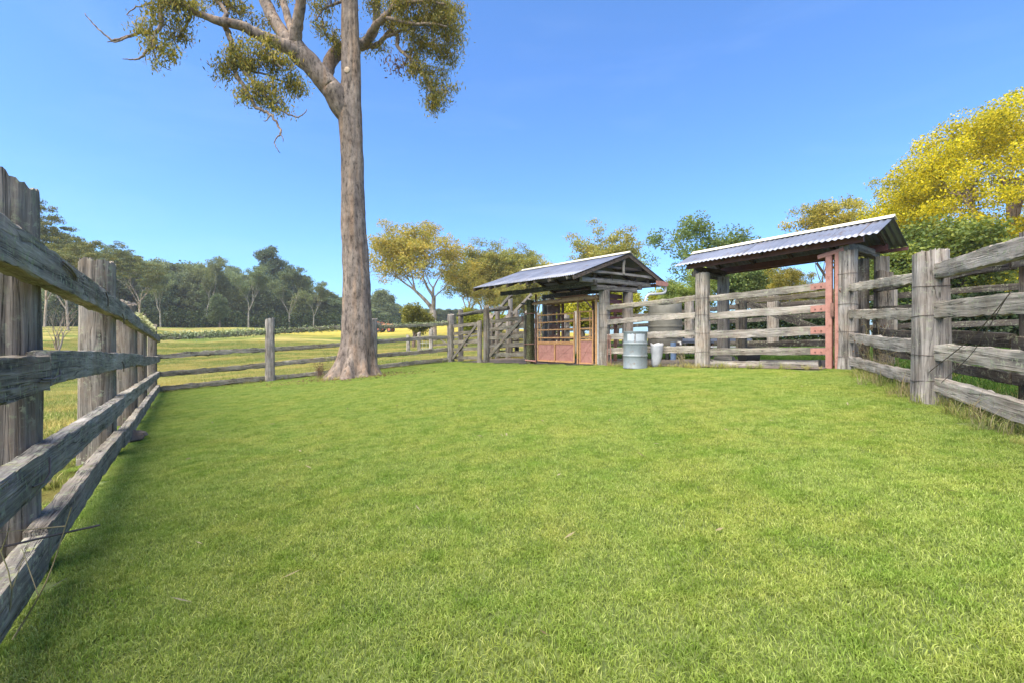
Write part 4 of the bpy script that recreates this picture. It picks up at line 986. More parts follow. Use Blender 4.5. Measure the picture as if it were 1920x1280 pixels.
# ---------------------------------------------------------------- tractor out in the lit paddock
def wheel(T, c, r, w, axis, mat_t='black', mat_r='tractor_red'):
    N = 24; c = np.array(c, float); ax = np.array([*axis, 0.]); ax /= np.linalg.norm(ax); up = np.array([0,0,1.]); fw = np.cross(up, ax)
    mb = MB(); prof = [(-.5,.62),(-.5,.9),(-.42,.98),(0,1.0),(.42,.98),(.5,.9),(.5,.62),(-.5,.62)]
    V = []; Fc = []
    for (a, rr) in prof:
        for i in range(N):
            th = 2*math.pi*i/N; R_ = r*rr*(1.03 if (i % 2 == 0 and rr > .95) else 1); V.append(c+ax*a*w+R_*(math.cos(th)*fw+math.sin(th)*up))
    for k in range(len(prof)-1):
        for i in range(N): j = (i+1) % N; Fc.append((k*N+i, k*N+j, (k+1)*N+j, (k+1)*N+i))
    mb.add(V, Fc); o = part('wheel', mb, M[mat_t], T)
    mb = MB(); mb.tube([c-ax*w*.2, c+ax*w*.2], r*.63, 20); mb.tube([c-ax*w*.45, c+ax*w*.45], r*.16, 10); part('rim', mb, M[mat_r], o)
ty_ = 66.; tc = at(716, 634, ty_); tcz = gz(tc[0], tc[1])
T = thing('old_tractor', 'small old red tractor with a big rear wheel parked in the sunny pasture', 'tractor', (tc[0], tc[1], tcz))
X0, Y0 = tc[0]-.3, tc[1]
fwd = np.array([.97, -.22]); sdv = np.array([.22, .97])
def TT(f, s, z): p = np.array([X0, Y0])+fwd*f+sdv*s; return (p[0], p[1], tcz+z)
for s in (-.62, .62): wheel(T, TT(0, s, .68), .68, .32, sdv); wheel(T, TT(1.75, s*.85, .36), .36, .18, sdv)
mb = MB(); mb.bar(TT(.35, 0, .98), TT(1.95, 0, .95), .45, .45); mb.bar(TT(1.95, 0, .93), TT(2.02, 0, .93), .38, .5); part('bonnet', mb, M['tractor_red'], T, False)
mb = MB(); mb.bar(TT(-.3, 0, .7), TT(1.9, 0, .62), .3, .25); mb.bar(TT(1.75, -.55, .38), TT(1.75, .55, .38), .1, .1); part('chassis', mb, M['rust'], T, False)
mb = MB(); mb.bar(TT(-.25, 0, 1.05), TT(.1, 0, 1.02), .4, .08); mb.bar(TT(-.28, 0, 1.05), TT(-.32, 0, 1.35), .4, .06, (*fwd, 0)); part('seat', mb, M['black'], T, False)
for s in (-.62, .62):
    mb = MB(); mb.tube([TT(-.62, s, .95), TT(-.4, s, 1.3), TT(0, s, 1.44), TT(.4, s, 1.3)], [.05]*4, 6); mb.bar(TT(-.45, s, 1.36), TT(.3, s, 1.42), .32, .03); part('mudguard', mb, M['tractor_red'], T)
mb = MB(); mb.tube([TT(.5, 0, 1.2), TT(.3, 0, 1.42)], .02, 6); th = np.linspace(0, 2*np.pi, 14); mb.tube([np.array(TT(.3, 0, 1.42))+np.array([.06*math.cos(a), .2*math.sin(a), .17*math.cos(a)]) for a in th], .018, 5); part('steering_wheel', mb, M['black'], T)
mb = MB(); mb.tube([TT(1.3, .1, 1.15), TT(1.3, .1, 1.7)], .035, 8); part('exhaust', mb, M['rust'], T)

# ---------------------------------------------------------------- trees
def smooth_path(pts, k=4):
    pts = np.asarray(pts, float); n = len(pts)
    if n < 3: return pts
    ext = np.vstack([2*pts[0]-pts[1], pts, 2*pts[-1]-pts[-2]]); out = []
    for i in range(n-1):
        p0, p1, p2, p3_ = ext[i:i+4]
        for t in np.linspace(0, 1, k, endpoint=False):
            out.append(.5*((2*p1)+(-p0+p2)*t+(2*p0-5*p1+4*p2-p3_)*t*t+(-p0+3*p1-3*p2+p3_)*t**3))
    out.append(pts[-1]); return np.array(out)
# ---- the big gum
rg = np.random.default_rng(5)
TY = 15.0
bx, by = (664-960)/F*TY, TY
GT = thing('gum_tree', 'tall grey gum tree with flared roots and forked crown standing on the lawn edge', 'tree', (bx, by, gz(bx, by)))
prof = [(712,664,128),(706,664,112),(696,665,96),(684,667,84),(668,669,74),(650,670,66),(630,671,62),(600,670,58),(560,669,54),(500,667,51),(420,663,46.5),(360,662,44),(300,661,42.5),(250,658,43),(215,655,47),(195,655,45),(180,656.5,42),(150,658,38.5),(100,658.5,36.5),(50,657,34),(0,656,32),(-120,654,27),(-240,656,22),(-360,650,17),(-470,656,11),(-560,660,6)]
N = 72; V = []; cs = []
zz = [at(u, v, TY)[2] for (v, u, w) in prof]; xs = [at(u, v, TY)[0] for (v, u, w) in prof]; ws = [w/F*TY/2*.93 for (v, u, w) in prof]
zs = np.concatenate([np.linspace(zz[0]-.15, zz[0]+2.5, 26), np.linspace(zz[0]+2.6, zz[-1], 110)])
lob = [(0.1, .34), (1.25, .28), (2.2, .30), (3.1, .38), (4.05, .30), (4.75, .34), (5.5, .28)]
for z in zs:
    x = np.interp(z, zz, xs); w = np.interp(z, zz, ws); fl = max(0, 1-(z-zz[0])/1.5)
    w0 = min(w, np.interp(zz[0]+1.2, zz, ws)) if z < zz[0]+1.2 else w
    for i in range(N):
        th = 2*math.pi*i/N
        ridge = max(math.exp(-(((th-a+math.pi) % (2*math.pi)-math.pi)/b)**2) for a, b in lob)
        r = w0+(w-w0)*(.25+.95*ridge)*1.0 if z < zz[0]+1.2 else w0
        r *= 1+.05*fl*math.sin(th*3)+.05*(ridge-.5)*min(1, max(0, 1-(z-zz[0])/4))
        r += .035*mnoise.noise((math.cos(th)*1.3, math.sin(th)*1.3, z*.5))+.03*mnoise.noise((math.cos(th)*4, math.sin(th)*4, z*1.6))+.008*mnoise.noise((math.cos(th)*11, math.sin(th)*11, z*5))
        V.append((x+r*math.cos(th), TY+r*math.sin(th), z))
Fc = []
for k in range(len(zs)-1):
    for i in range(N): j = (i+1) % N; Fc.append((k*N+i, k*N+j, (k+1)*N+j, (k+1)*N+i))
V = np.array(V); c0 = np.array([bx, by, 0])
link('trunk', mesh_from('trunk', V-c0, Fc, M['gum_bark'], 'all'), GT, c0)
anchors = []
def limb(pts, dy0=0., dy1=0., name='branch', n=14, wob=.03):
    """pts: (u, v, width px) with depth easing from dy0 to dy1"""
    m = len(pts); P = []; r = []
    for k, (u, v, w) in enumerate(pts):
        Y = TY+dy0+(dy1-dy0)*k/max(1, m-1); P.append(at(u, v, Y)); r.append(w/F*Y/2)
    P = np.array(P); Ps = smooth_path(P, 6); rs = np.interp(np.linspace(0, m-1, len(Ps)), np.arange(m), r)
    ph = rg.uniform(0, 50)
    for i in range(len(Ps)):
        if i: Ps[i] += wob*np.array([mnoise.noise((i*.45, ph, 0)), mnoise.noise((i*.45, ph, 5)), mnoise.noise((i*.45, ph, 9))])
    for p, q in zip(Ps[len(Ps)//4:], rs[len(Ps)//4:]): anchors.append((p, q))
    mb = MB(); mb.tube(Ps, rs, n); V, Fc = mb.arrays(); c = Ps[0]
    return link(name, mesh_from(name, V-c, Fc, M['gum_bark'], 'all'), GT, c)
limb([(655,232,20),(640,205,38),(627,176,40),(608,152,37),(588,127,37),(562,101,40),(548,84,36)], 0, -.7, n=24)
limb([(560,100,26),(540,90,26),(520,82,24),(496,71,22),(470,58,19),(449,47,17),(417,42,16),(385,32,12),(354,16,10),(318,3,9),(285,-20,8),(250,-50,5)], -.7, -2.6, n=16)
limb([(552,90,26),(535,70,24),(518,44,23),(504,18,22),(492,-10,20),(478,-50,17),(455,-110,13),(440,-190,8),(430,-260,4)], -.7, .8, n=16)
limb([(556,88,22),(554,70,22),(558,45,20),(562,20,19),(566,-10,17),(575,-80,13),(570,-170,8),(580,-260,4)], -.7, -1.6, n=16)
limb([(553,80,16),(548,60,15),(541,38,14),(534,12,13),(524,-15,12),(520,-80,9),(505,-160,5)], -.7, .3, n=12)
limb([(612,168,14),(614,150,18),(615,132,22),(620,115,24),(630,102,25),(645,94,24),(662,88,20),(684,80,16),(700,62,15),(706,40,14),(706,12,14),(712,-30,12),(730,-110,9),(745,-190,4)], .1, 1.9, n=16)
limb([(672,88,14),(686,78,13),(700,55,13),(715,38,12),(734,18,11),(752,-10,10),(790,-60,7),(820,-130,4)], 1.2, -.6, n=12)
limb([(676,92,10),(690,88,9),(708,84,9),(722,70,8),(735,58,8),(746,70,7),(745,86,7),(754,98,6),(770,112,5),(789,135,4),(800,155,3),(812,180,2.5)], 1.2, .4, n=10)
limb([(722,70,6),(745,62,5),(765,50,4.5),(790,38,4),(812,28,3)], .9, .2, n=8)
limb([(754,98,5),(775,96,4),(800,85,3.5),(822,72,3),(840,62,2)], .9, 1.5, n=8)
limb([(716,30,7),(745,38,6),(775,45,5),(810,45,4),(838,50,3)], .4, -.8, n=8)
limb([(735,12,6),(765,5,5),(800,2,4),(835,8,3)], -.1, -.9, n=8)
limb([(318,4,8),(303,12,8),(301,32,8),(302,50,7),(288,62,6),(262,62,5),(239,69,5),(213,76,4),(195,64,3),(180,51,2.6),(167,36,2),(157,24,1.4)], -2.2, -2.8, n=8)
limb([(239,69,4),(222,78,3),(202,80,1.6)], -2.7, -2.9, n=6)
limb([(288,62,6),(289,78,6),(284,90,5),(272,98,4.5),(268,106,4),(254,112,3),(240,112,2),(231,111,1.4)], -2.6, -3.1, n=8)
limb([(289,78,3),(288,95,3),(296,115,2),(312,130,1.5),(322,133,1)], -2.6, -2.5, n=6)
limb([(354,16,6),(356,30,5.5),(350,48,4.5),(340,62,4),(334,74,3)], -2.0, -1.7, n=8)
limb([(302,12,3),(285,8,3),(262,12,2.5),(248,18,2),(238,28,1.5),(252,30,1)], -2.2, -2.3, n=6)
limb([(421,46,11),(427,62,10),(433,78,9.5),(436,100,9),(438,120,8.5),(445,145,8),(458,163,7),(468,180,6.5),(480,202,6),(494,208,5),(508,216,4.5),(518,230,4),(525,243,3.5),(526,253,3),(517,260,2),(515,272,1.7),(526,287,1.2)], -1.5, -1.9, n=10, wob=.05)
limb([(525,250,2),(530,258,1.6),(531,266,1)], -1.9, -1.9, n=5)
limb([(508,216,3),(500,226,2),(494,227,1.4)], -1.8, -1.8, n=5)
limb([(458,136,5),(476,156,4.5),(496,178,4),(516,195,3.5),(536,212,3),(555,220,2.5),(566,216,2),(576,206,1.2)], -1.7, -1.3, n=8)
limb([(440,122,5),(458,130,4.5),(478,136,4),(500,140,3.5),(520,150,3),(540,156,2.4)], -1.6, -1.0, n=8)
limb([(496,71,5),(505,86,4.5),(512,104,4),(520,120,3),(530,128,2)], -1.2, -1.6, n=7)
limb([(417,42,9),(424,26,8),(415,10,7),(400,-5,6),(390,-40,5),(370,-90,3)], -1.4, -.8, n=8)
limb([(640,92,5),(625,80,4.5),(612,68,4),(606,50,3.5),(604,36,3),(598,30,2)], .3, -.2, n=7)
limb([(645,2,6),(628,8,5),(612,14,4),(600,26,3),(592,40,2)], .1, -.4, n=7)
limb([(654,-120,16),(700,-160,13),(760,-210,9),(800,-260,5)], 0, 1., n=8)
limb([(655,-200,14),(610,-250,11),(560,-300,8),(530,-350,4)], 0, -1., n=8)
limb([(654,-300,10),(690,-360,7),(720,-430,4)], 0, -.6, n=8)
# foliage clusters: u, v, rx, ry, depth, leaves
CL = [(312,18,46,30,-2.3,620),(275,60,20,14,-2.6,150),(304,92,30,30,-2.7,260),(334,70,14,26,-1.8,170),(300,-20,50,22,-2.3,300),(350,5,30,22,-2,260),
      (400,-6,40,22,-1.0,320),(440,8,30,16,-.9,240),(470,30,20,20,-.8,180),(472,98,44,20,-1.5,560),(450,118,36,20,-1.6,330),(416,135,20,15,-1.6,180),(505,118,24,18,-1.4,260),
      (500,172,34,22,-1.5,420),(470,178,22,14,-1.7,180),(520,200,22,12,-1.4,180),(556,152,20,24,-1.1,260),(540,120,18,14,-1.2,140),(512,72,16,16,-1.3,140),(545,165,16,16,-1.0,120),(440,92,16,12,-1.6,120),
      (606,10,20,14,-.3,150),(626,74,18,16,0,150),(602,52,10,20,-.1,130),(640,92,16,12,.2,90),(690,88,20,8,1.3,110),(714,98,16,10,1.1,90),
      (702,6,22,16,1.2,190),(732,30,34,24,1.,380),(775,20,40,26,0,700),(815,15,34,24,-.4,560),(760,58,34,22,.8,380),(800,52,36,24,.2,480),(840,38,26,26,-.4,380),(852,72,20,30,.6,520),(858,30,14,26,.1,260),(740,4,30,16,.4,260),
      (815,84,32,20,.8,380),(780,96,24,16,.8,240),(838,110,20,20,.9,260),(842,136,12,14,.9,120),(790,128,24,16,.6,260),(806,160,20,16,.5,220),(822,185,26,18,.5,360),(842,165,14,14,.6,140),(812,204,14,10,.5,110),(775,130,16,10,.6,110),
      (780,-25,60,30,-.2,420),(700,-60,40,30,1,300),(560,-30,26,20,-1.2,160),(520,-15,18,12,-.2,90),(600,-40,24,20,-.5,160),(640,-20,14,14,.3,60),
      (830,-100,50,40,0,300),(760,-180,60,40,.8,400),(580,-240,60,40,-1.,400),(440,-230,60,40,.5,400),(500,-180,50,40,-.3,300),(370,-100,50,36,-.9,300),(240,-60,40,24,-2.6,240),(720,-420,60,40,-.5,300),(655,-540,70,50,0,450),(530,-360,60,40,-1,350),(800,-280,60,40,1,350),(620,-420,60,40,.3,300)]
AP = np.array([a[0] for a in anchors])
tw = MB(); Cl = []; dead = []
for (u, v, rx, ry, dy, nl) in CL:
    Y = TY+dy; c = at(u, v, Y); a, b = rx/F*Y, ry/F*Y; d = (a+b)*.5
    i = np.argmin(np.linalg.norm(AP-c, axis=1)); src = AP[i]
    nt_ = max(4, nl//24)
    for k in range(nt_):
        e = rg.normal(0, 1, 3); e /= np.linalg.norm(e); e *= rg.uniform(.45, 1.)**.5
        tip = c+e*np.array([a, d, b]); j = np.argmin(np.linalg.norm(AP-(c*.5+tip*.5), axis=1)); s_ = AP[j] if rg.uniform() < .5 else src
        mid_ = (s_+tip)/2+rg.normal(0, .08, 3)+np.array([0, 0, .08]); P = smooth_path([s_, mid_, tip], 4)
        tw.tube(P, np.linspace(.014, .004, len(P)), 4, False)
        m = int(nl*2.3)//nt_; f = rg.uniform(.5, 1.08, m)[:,None]
        q = s_*(1-f)+tip*f+rg.normal(0, 1, (m, 3))*np.array([.125, .125, .12])+np.array([0, 0, -.04])
        Cl.append(q)
C = np.concatenate(Cl); V, Fx, r = leaves(C, .135, .034, rg, .75)
c0 = np.array([bx, by, 10.]); o = link('foliage', mesh_from('foliage', V-c0, Fx, M['gum_leaf'], False, {'rnd': r}), GT, c0)
V, Fc = tw.arrays(); o = link('twigs', mesh_from('twigs', V-c0, Fc, M['gum_bark'], 'all'), GT, c0); o['kind'] = 'stuff'
c = at(748, 122, TY+.6); C = c+rg.normal(0, 1, (260, 3))*np.array([.26, .25, .16]); V, Fx, r = leaves(C, .14, .04, rg, .8)
link('dead_foliage', mesh_from('dead_foliage', V-c, Fx, M['dead_leaf'], False, {'rnd': r}), GT, c)
# knot where a limb was lost
c = at(651, 132, TY-.30); mb = MB(); th = np.linspace(0, 2*np.pi, 16, endpoint=False)
mb.tube([c+np.array([0,.1,0]), c+np.array([0,-.03,0]), c+np.array([0,-.05,0])], [.10,.095,.06], 14); part('branch_scar', mb, M['pale_bark'], GT)

# ---- generic trees
def gen_tree(sd, H, bare=.3, levels=4, kids=(2,3), spread=.6, up=.25, shrink=.74, tr=.022, leaf=(.3,.16), per=110, cr=.06, flat=.55, droop=.3, lean=(0,0), gap=0.0, L0=None, low=-1, skirt=0):
    rg = np.random.default_rng(sd); mb = MB(); tips = []
    def grow(p, d, L, r, lev, first=False):
        n = 4 if not first else 6; P = [p]; dd = d.copy()
        for i in range(n):
            dd = dd+rg.normal(0, .10 if not first else .04, 3); dd[2] += .03; dd /= np.linalg.norm(dd); P.append(P[-1]+dd*L/n)
        r1 = r*(.62 if not first else .75); mb.tube(P, np.linspace(r, r1, n+1), 8 if first else (6 if lev > 1 else 4), lev == 0)
        if lev <= 1: tips.append(P[-2]*.5+P[-1]*.5)
        if lev == 2 and rg.uniform() < .8: tips.append(P[-1])
        if lev == low: tips.append(P[-1]); tips.append(P[-2])
        if lev == 0: tips.append(P[-1]); return
        k = rg.integers(kids[0], kids[1]+1)+(1 if first else 0); a0 = rg.uniform(0, 6.28)
        for j in range(k):
            a = a0+j*2*np.pi/k+rg.normal(0, .35); side = np.array([math.cos(a), math.sin(a), 0.])
            s = spread*rg.uniform(.6, 1.25); d2 = dd*(1-.25*s)+side*s; d2[2] += up; d2 /= np.linalg.norm(d2)
            i0 = n if j < 2 else rg.integers(n-2, n+1)
            grow(P[i0], d2, L*shrink*rg.uniform(.75, 1.2)*(1. if not first else L0s), r1*(.8 if j == 0 else .62), lev-1)
    L0s = 1. if L0 is None else L0
    grow(np.zeros(3), np.array([lean[0], lean[1], 1.]), H*bare, H*tr, levels, True)
    tips = np.array(tips)
    for q in range(skirt):
        f = .80-.17*q; e = tips[rg.uniform(0, 1, len(tips)) < .55-.1*q]
        tips = np.concatenate([tips, e*np.array([1.02, 1.02, f])+rg.normal(0, .02*H, e.shape)])
    sc = H/max(tips[:,2].max()+cr*H*flat, 1e-3)
    Vt, Ft = mb.arrays(); Vt = Vt*sc; tips = tips*sc
    if gap > 0: tips = tips[rg.uniform(0, 1, len(tips)) > gap]
    C = np.repeat(tips, per, axis=0); e = rg.normal(0, 1, C.shape); e /= np.linalg.norm(e, axis=1, keepdims=True); e *= (rg.uniform(0, 1, (len(C), 1))**.45)
    szs = np.repeat(rg.uniform(.6, 1.3, len(tips)), per)[:,None]
    C = C+e*szs*np.array([1, 1, flat])*cr*H
    Vl, Fl, rr = leaves(C, leaf[0], leaf[1], rg, droop)
    rr = np.clip(rr*.6+np.repeat(np.repeat(rg.uniform(0, .4, len(tips)), per), 4), 0, 1)
    return (Vt, Ft), (Vl, Fl, rr)
class TreeKind:
    def __init__(s, name, bm, lm, trunk, crown):
        s.name = name; s.t = mesh_from(name+'_trunk', trunk[0], trunk[1], M[bm], 'all'); s.c = mesh_from(name+'_crown', crown[0], crown[1], M[lm], False, {'rnd': crown[2]}); s.H = crown[0][:,2].max()
def place(kind, name, label, x, y, H, rot=None, group=None, wide=1., cat='tree', z=None):
    T = thing(name, label, cat, (x, y, gz(x, y)-.1 if z is None else z), group)
    k = H/kind.H; T.scale = (k*wide, k*wide, k); T.rotation_euler = (0, 0, random.uniform(0, 6.28) if rot is None else rot)
    for nm, me in (('trunk', kind.t), ('crown', kind.c)):
        o = bpy.data.objects.new(nm, me); COL.objects.link(o); o.parent = T
    return T
def xy_at(u, Y): return ((u-960)/F*Y, Y)
gumA = TreeKind('gum', 'pale_bark', 'far_gum_leaf', *gen_tree(21, 13, .15, 6, (2,3), .62, .26, .80, .016, (.20,.085), 24, .042, .8, .5, skirt=1))
gumB = TreeKind('gum', 'pale_bark', 'far_gum_leaf', *gen_tree(22, 15, .20, 5, (2,3), .48, .36, .80, .014, (.24,.10), 70, .055, .8, .5, skirt=1))
gumC = TreeKind('gum', 'pale_bark', 'far_gum_leaf', *gen_tree(23, 13, .17, 6, (2,3), .58, .28, .80, .015, (.22,.09), 25, .042, .8, .5, skirt=1))
airy = TreeKind('airy', 'dark_bark', 'green_leaf', *gen_tree(24, 9, .20, 5, (2,3), .6, .28, .78, .014, (.16,.09), 90, .075, .85, .3, skirt=1))
airyB = TreeKind('airy', 'dark_bark', 'gum_leaf', *gen_tree(25, 10, .22, 5, (2,3), .5, .30, .78, .014, (.16,.07), 55, .05, .8, .3, gap=.1))
wdA = TreeKind('wood', 'pale_bark', 'wood_leaf', *gen_tree(31, 18, .24, 4, (2,4), .50, .40, .76, .012, (.42,.24), 90, .07, .85, .3, skirt=3))
wdB = TreeKind('wood', 'pale_bark', 'wood_leaf', *gen_tree(32, 16, .20, 4, (3,3), .55, .42, .76, .013, (.42,.24), 85, .075, .9, .3, skirt=3))
wdC = TreeKind('wood', 'pale_bark', 'wood_leaf', *gen_tree(33, 20, .30, 4, (2,3), .45, .35, .78, .012, (.42,.22), 110, .065, .8, .3, skirt=2))
wdD = TreeKind('wood', 'dark_bark', 'wood_leaf', *gen_tree(34, 14, .12, 4, (3,3), .50, .55, .74, .013, (.40,.24), 95, .08, 1., .2, skirt=2))
goldlayer = TreeKind('gum', 'pale_bark', 'olive_leaf', *gen_tree(35, 15, .3, 4, (3,4), .7, .12, .76, .014, (.26,.11), 85, .055, .32, .1))
bushK = TreeKind('bush', 'dark_bark', 'bush_leaf', *gen_tree(36, 4, .08, 3, (4,5), .7, .3, .75, .02, (.13,.09), 120, .13, .9, .1))
olivebush = TreeKind('bush', 'dark_bark', 'olive_bush', *gen_tree(38, 5, .15, 3, (4,4), .5, .4, .75, .02, (.15,.10), 130, .12, 1., .1))
treelet = TreeKind('bush', 'dark_bark', 'bush_leaf', *gen_tree(37, 5, .15, 3, (4,4), .5, .4, .75, .02, (.15,.10), 130, .12, 1., .1))

# sunlit gums behind the yards
place(gumA, 'gum_tree', 'spreading orange lit gum with many pale limbs, left of the sheds', *xy_at(812, 48), 13.1, 1.1, wide=1.3)
place(gumB, 'gum_tree', 'golden gum crown rising right behind the spreading pale limbed gum', *xy_at(882, 60), 12.2, .4, wide=1.3)
place(gumC, 'gum_tree', 'lower sunlit gum filling the gap behind the greyer timber gate', *xy_at(908, 66), 10.6, 1.4, wide=1.3)
place(gumA, 'gum_tree', 'shaded gum low behind the overhead log', *xy_at(925, 50), 7.4, 5.4, wide=1.4)
place(gumA, 'gum_tree', 'golden gum just left of the shed roof ridge', *xy_at(968, 60), 12.2, 2.4, wide=1.3)
place(gumC, 'gum_tree', 'sunlit gum above the left end of the shed roof', *xy_at(938, 58), 11.6, 2., wide=1.25)
place(gumB, 'gum_tree', 'smaller yellowish gum peeping over the shed ridge', *xy_at(1004, 62), 12.0, 3., wide=1.3)
place(gumC, 'gum_tree', 'tall loose gum standing up behind the right end of the shed roof', *xy_at(1108, 48), 12.9, 4., wide=1.35)
place(gumB, 'gum_tree', 'low gum with bare pale limbs seen through the shed opening', *xy_at(1045, 40), 6.5, 5.)
place(gumC, 'gum_tree', 'low scrubby gum seen under the left eave of the shed', *xy_at(965, 42), 6.2, 2.5)
place(airy, 'green_tree', 'airy bright green tree between the two corrugated roofs', *xy_at(1352, 31), 8.6, .3, wide=1.15)
place(airy, 'green_tree', 'low leafy green tree right of the shed downpipe', *xy_at(1285, 24), 4.4, 2.2, wide=1.1)
place(airyB, 'gum_tree', 'thin grey green gum over the middle of the gate roof', *xy_at(1555, 33), 11.4, 1.)
place(gumC, 'gum_tree', 'orange lit gum beside the big golden tree', *xy_at(1640, 38), 13.6, 3.3)
place(airyB, 'gum_tree', 'open scrubby tree seen under the gate roof', *xy_at(1475, 27), 5.2, 4.)
place(gumA, 'gum_tree', 'scrubby yellowish tree seen over the top plank of the gate', *xy_at(1425, 36), 5.6, 2.6, wide=1.4)
place(gumC, 'gum_tree', 'small yellow lit tree seen through the plank gate opening', *xy_at(1530, 34), 5.4, .6)
for k, (u, Y, H, lab) in enumerate(((775, 42, 4.3, 'dense olive gold bush at the foot of the spreading gum'), (873, 38, 3.6, 'bright yellow green bush behind the greyer timber gate'), (925, 40, 3.0, 'yellow green bush behind the pale timber gate'),
        (1035, 31, 2.8, 'glowing yellow bush seen through the wide red gate'), (1090, 30, 3.4, 'glowing yellow bush seen through the narrow red gate'), (1155, 27, 3.9, 'yellow green bush right of the round shed post'), (1262, 27, 3.6, 'yellow green bush behind the grey tank'), (1120, 46, 3.6, 'pale yellow bush low behind the crush frame'))):
    place(olivebush if k == 0 else (treelet if k % 2 else bushK), 'bush', lab, *xy_at(u, Y), H, k*1.3, cat='bush', wide=1.15)

# dark wood beyond the pasture
def treeline_top(u): return float(np.interp(u, [60, 130, 200, 235, 280, 330, 400, 440, 480, 520, 560, 600, 640, 700, 725, 750, 780, 900], [455, 455, 478, 488, 484, 500, 500, 512, 520, 506, 536, 548, 556, 575, 562, 578, 590, 585]))
kinds = [wdA, wdB, wdC, wdD, wdB, wdA]
n = 0
for row, (Yb, du) in enumerate(((96, 27), (112, 30), (132, 31))):
    u = 120+row*9
    while u < 905:
        k = kinds[random.randrange(6)]; Y = Yb+random.uniform(-5, 5)+(u-120)*.045+max(0, u-640)*.25
        uu = u+random.uniform(-7, 7); x, y = xy_at(uu, Y); top = treeline_top(uu)+random.uniform(-3, 16)+(8 if row == 0 else 0)
        H = ((640-top)/F*Y+CAM_Z-gz(x, y))*1.06
        place(k, 'forest_tree', 'dark green gum in the shaded wood beyond the pasture', x, y, max(7, H), group='trees of the dark wood beyond the pasture', wide=1.15*(1+.05*random.random())*max(1, 13/max(8, H)))
        u += du
place(wdC, 'skyline_tree', 'tallest dark gum with a rounded head on the skyline of the wood', *xy_at(521, 118), 21.5, 1.)
place(wdD, 'pale_tree', 'small pale green pointed tree at the front edge of the dark wood', *xy_at(412, 84), 6.5, .5, wide=.8)
place(wdD, 'round_tree', 'round headed tree at the right end of the dark wood', *xy_at(722, 150), 13.5, .5, wide=1.2)
place(goldlayer, 'gum_tree', 'gum with flat layered foliage catching gold light above the left fence', *xy_at(128, 56), 12.6, 1.2, wide=.85)
place(goldlayer, 'gum_tree', 'tall layered gum with thin sprays against the sky, just right of the nearest post', *xy_at(84, 62), 17.0, 4.2, wide=.7)
place(goldlayer, 'gum_tree', 'layered gum with an orange lit tip on the skyline beyond the second post', *xy_at(262, 80), 14.6, 3.2, wide=.9)
place(airyB, 'gum_tree', 'overhanging dark gum crown at the left edge of the picture', -31.5, 24.5, 11.0, 2., wide=.9)
wdE = TreeKind('wood', 'white_bark', 'wood_leaf', *gen_tree(43, 18, .30, 5, (2,3), .42, .34, .78, .016, (.34,.16), 34, .05, .8, .3, gap=.15))
for u, Y, H in ((268, 99, 15.5), (301, 93, 12.5), (388, 101, 17), (466, 97, 14), (543, 106, 15), (588, 104, 11.5)): place(wdE, 'pale_trunk_tree', 'thin gum with a pale bare trunk at the front edge of the dark wood', *xy_at(u, Y), H, group='pale trunked gums along the wood edge')
# low growth in front of the wood
Cs = []
for _ in range(900):
    u = random.uniform(60, 800); Y = 90+(u-120)*.045+random.uniform(-3, 9)+max(0, u-640)*.25; x, y = xy_at(u, Y); hh = random.uniform(1.5, 5.); m = 90
    e = rng.normal(0, 1, (m, 3)); e /= np.linalg.norm(e, axis=1, keepdims=True); Cs.append(np.array([x, y, gz(x, y)+hh*.5])+e*np.array([2.2, 1.8, hh*.6])*rng.uniform(.3, 1, (m, 1)))
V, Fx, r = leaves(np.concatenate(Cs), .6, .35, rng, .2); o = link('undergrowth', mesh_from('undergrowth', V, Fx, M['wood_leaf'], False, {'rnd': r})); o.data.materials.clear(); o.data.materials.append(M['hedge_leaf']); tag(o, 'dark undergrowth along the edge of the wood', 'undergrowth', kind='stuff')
# bare dead tree in the left paddock
rgd = np.random.default_rng(3); (Vt, Ft), _ = gen_tree(41, 6, .22, 5, (2,3), .45, .3, .78, .02, (.1,.1), 2, .05)
x, y = xy_at(112, 30); T = thing('dead_tree', 'bare pale dead tree between the two nearest posts of the left fence', 'tree', (x, y, gz(x, y)))
link('trunk', mesh_from('trunk', Vt*.86, Ft, M['pale_bark'], 'all'), T, (x, y, gz(x, y)))
# tall trees standing west of the yard (they throw the yard's shade)
for k, (x, y, H, kd) in enumerate(() and ((-44,-34,17,wdD),(-42,-27,18,wdB),(-45,-20,17,wdD),(-41,-14,16.5,wdD),(-44,-8,16,wdB),(-42,-3,16,wdD),(-45,1,15,wdB),(-43,5,14.0,wdD),(-46,9,13.2,wdD),(-43,13,12.5,wdB),(-46,17,12.,wdD),(-43,21,12,wdD),(-46,25,12,wdB),(-50,-30,17,wdD),(-50,-17,16,wdD),(-51,-5,15,wdD),(-51,4,13,wdD),(-51,12,12.,wdD),(-50,20,11.5,wdD),(-48,30,10,wdD),(-52,36,9,wdD))):
    place(kd, 'shade_tree', 'tall tree in the belt west of the yard', x, y, H, group='tree belt west of the yard', wide=1.15)

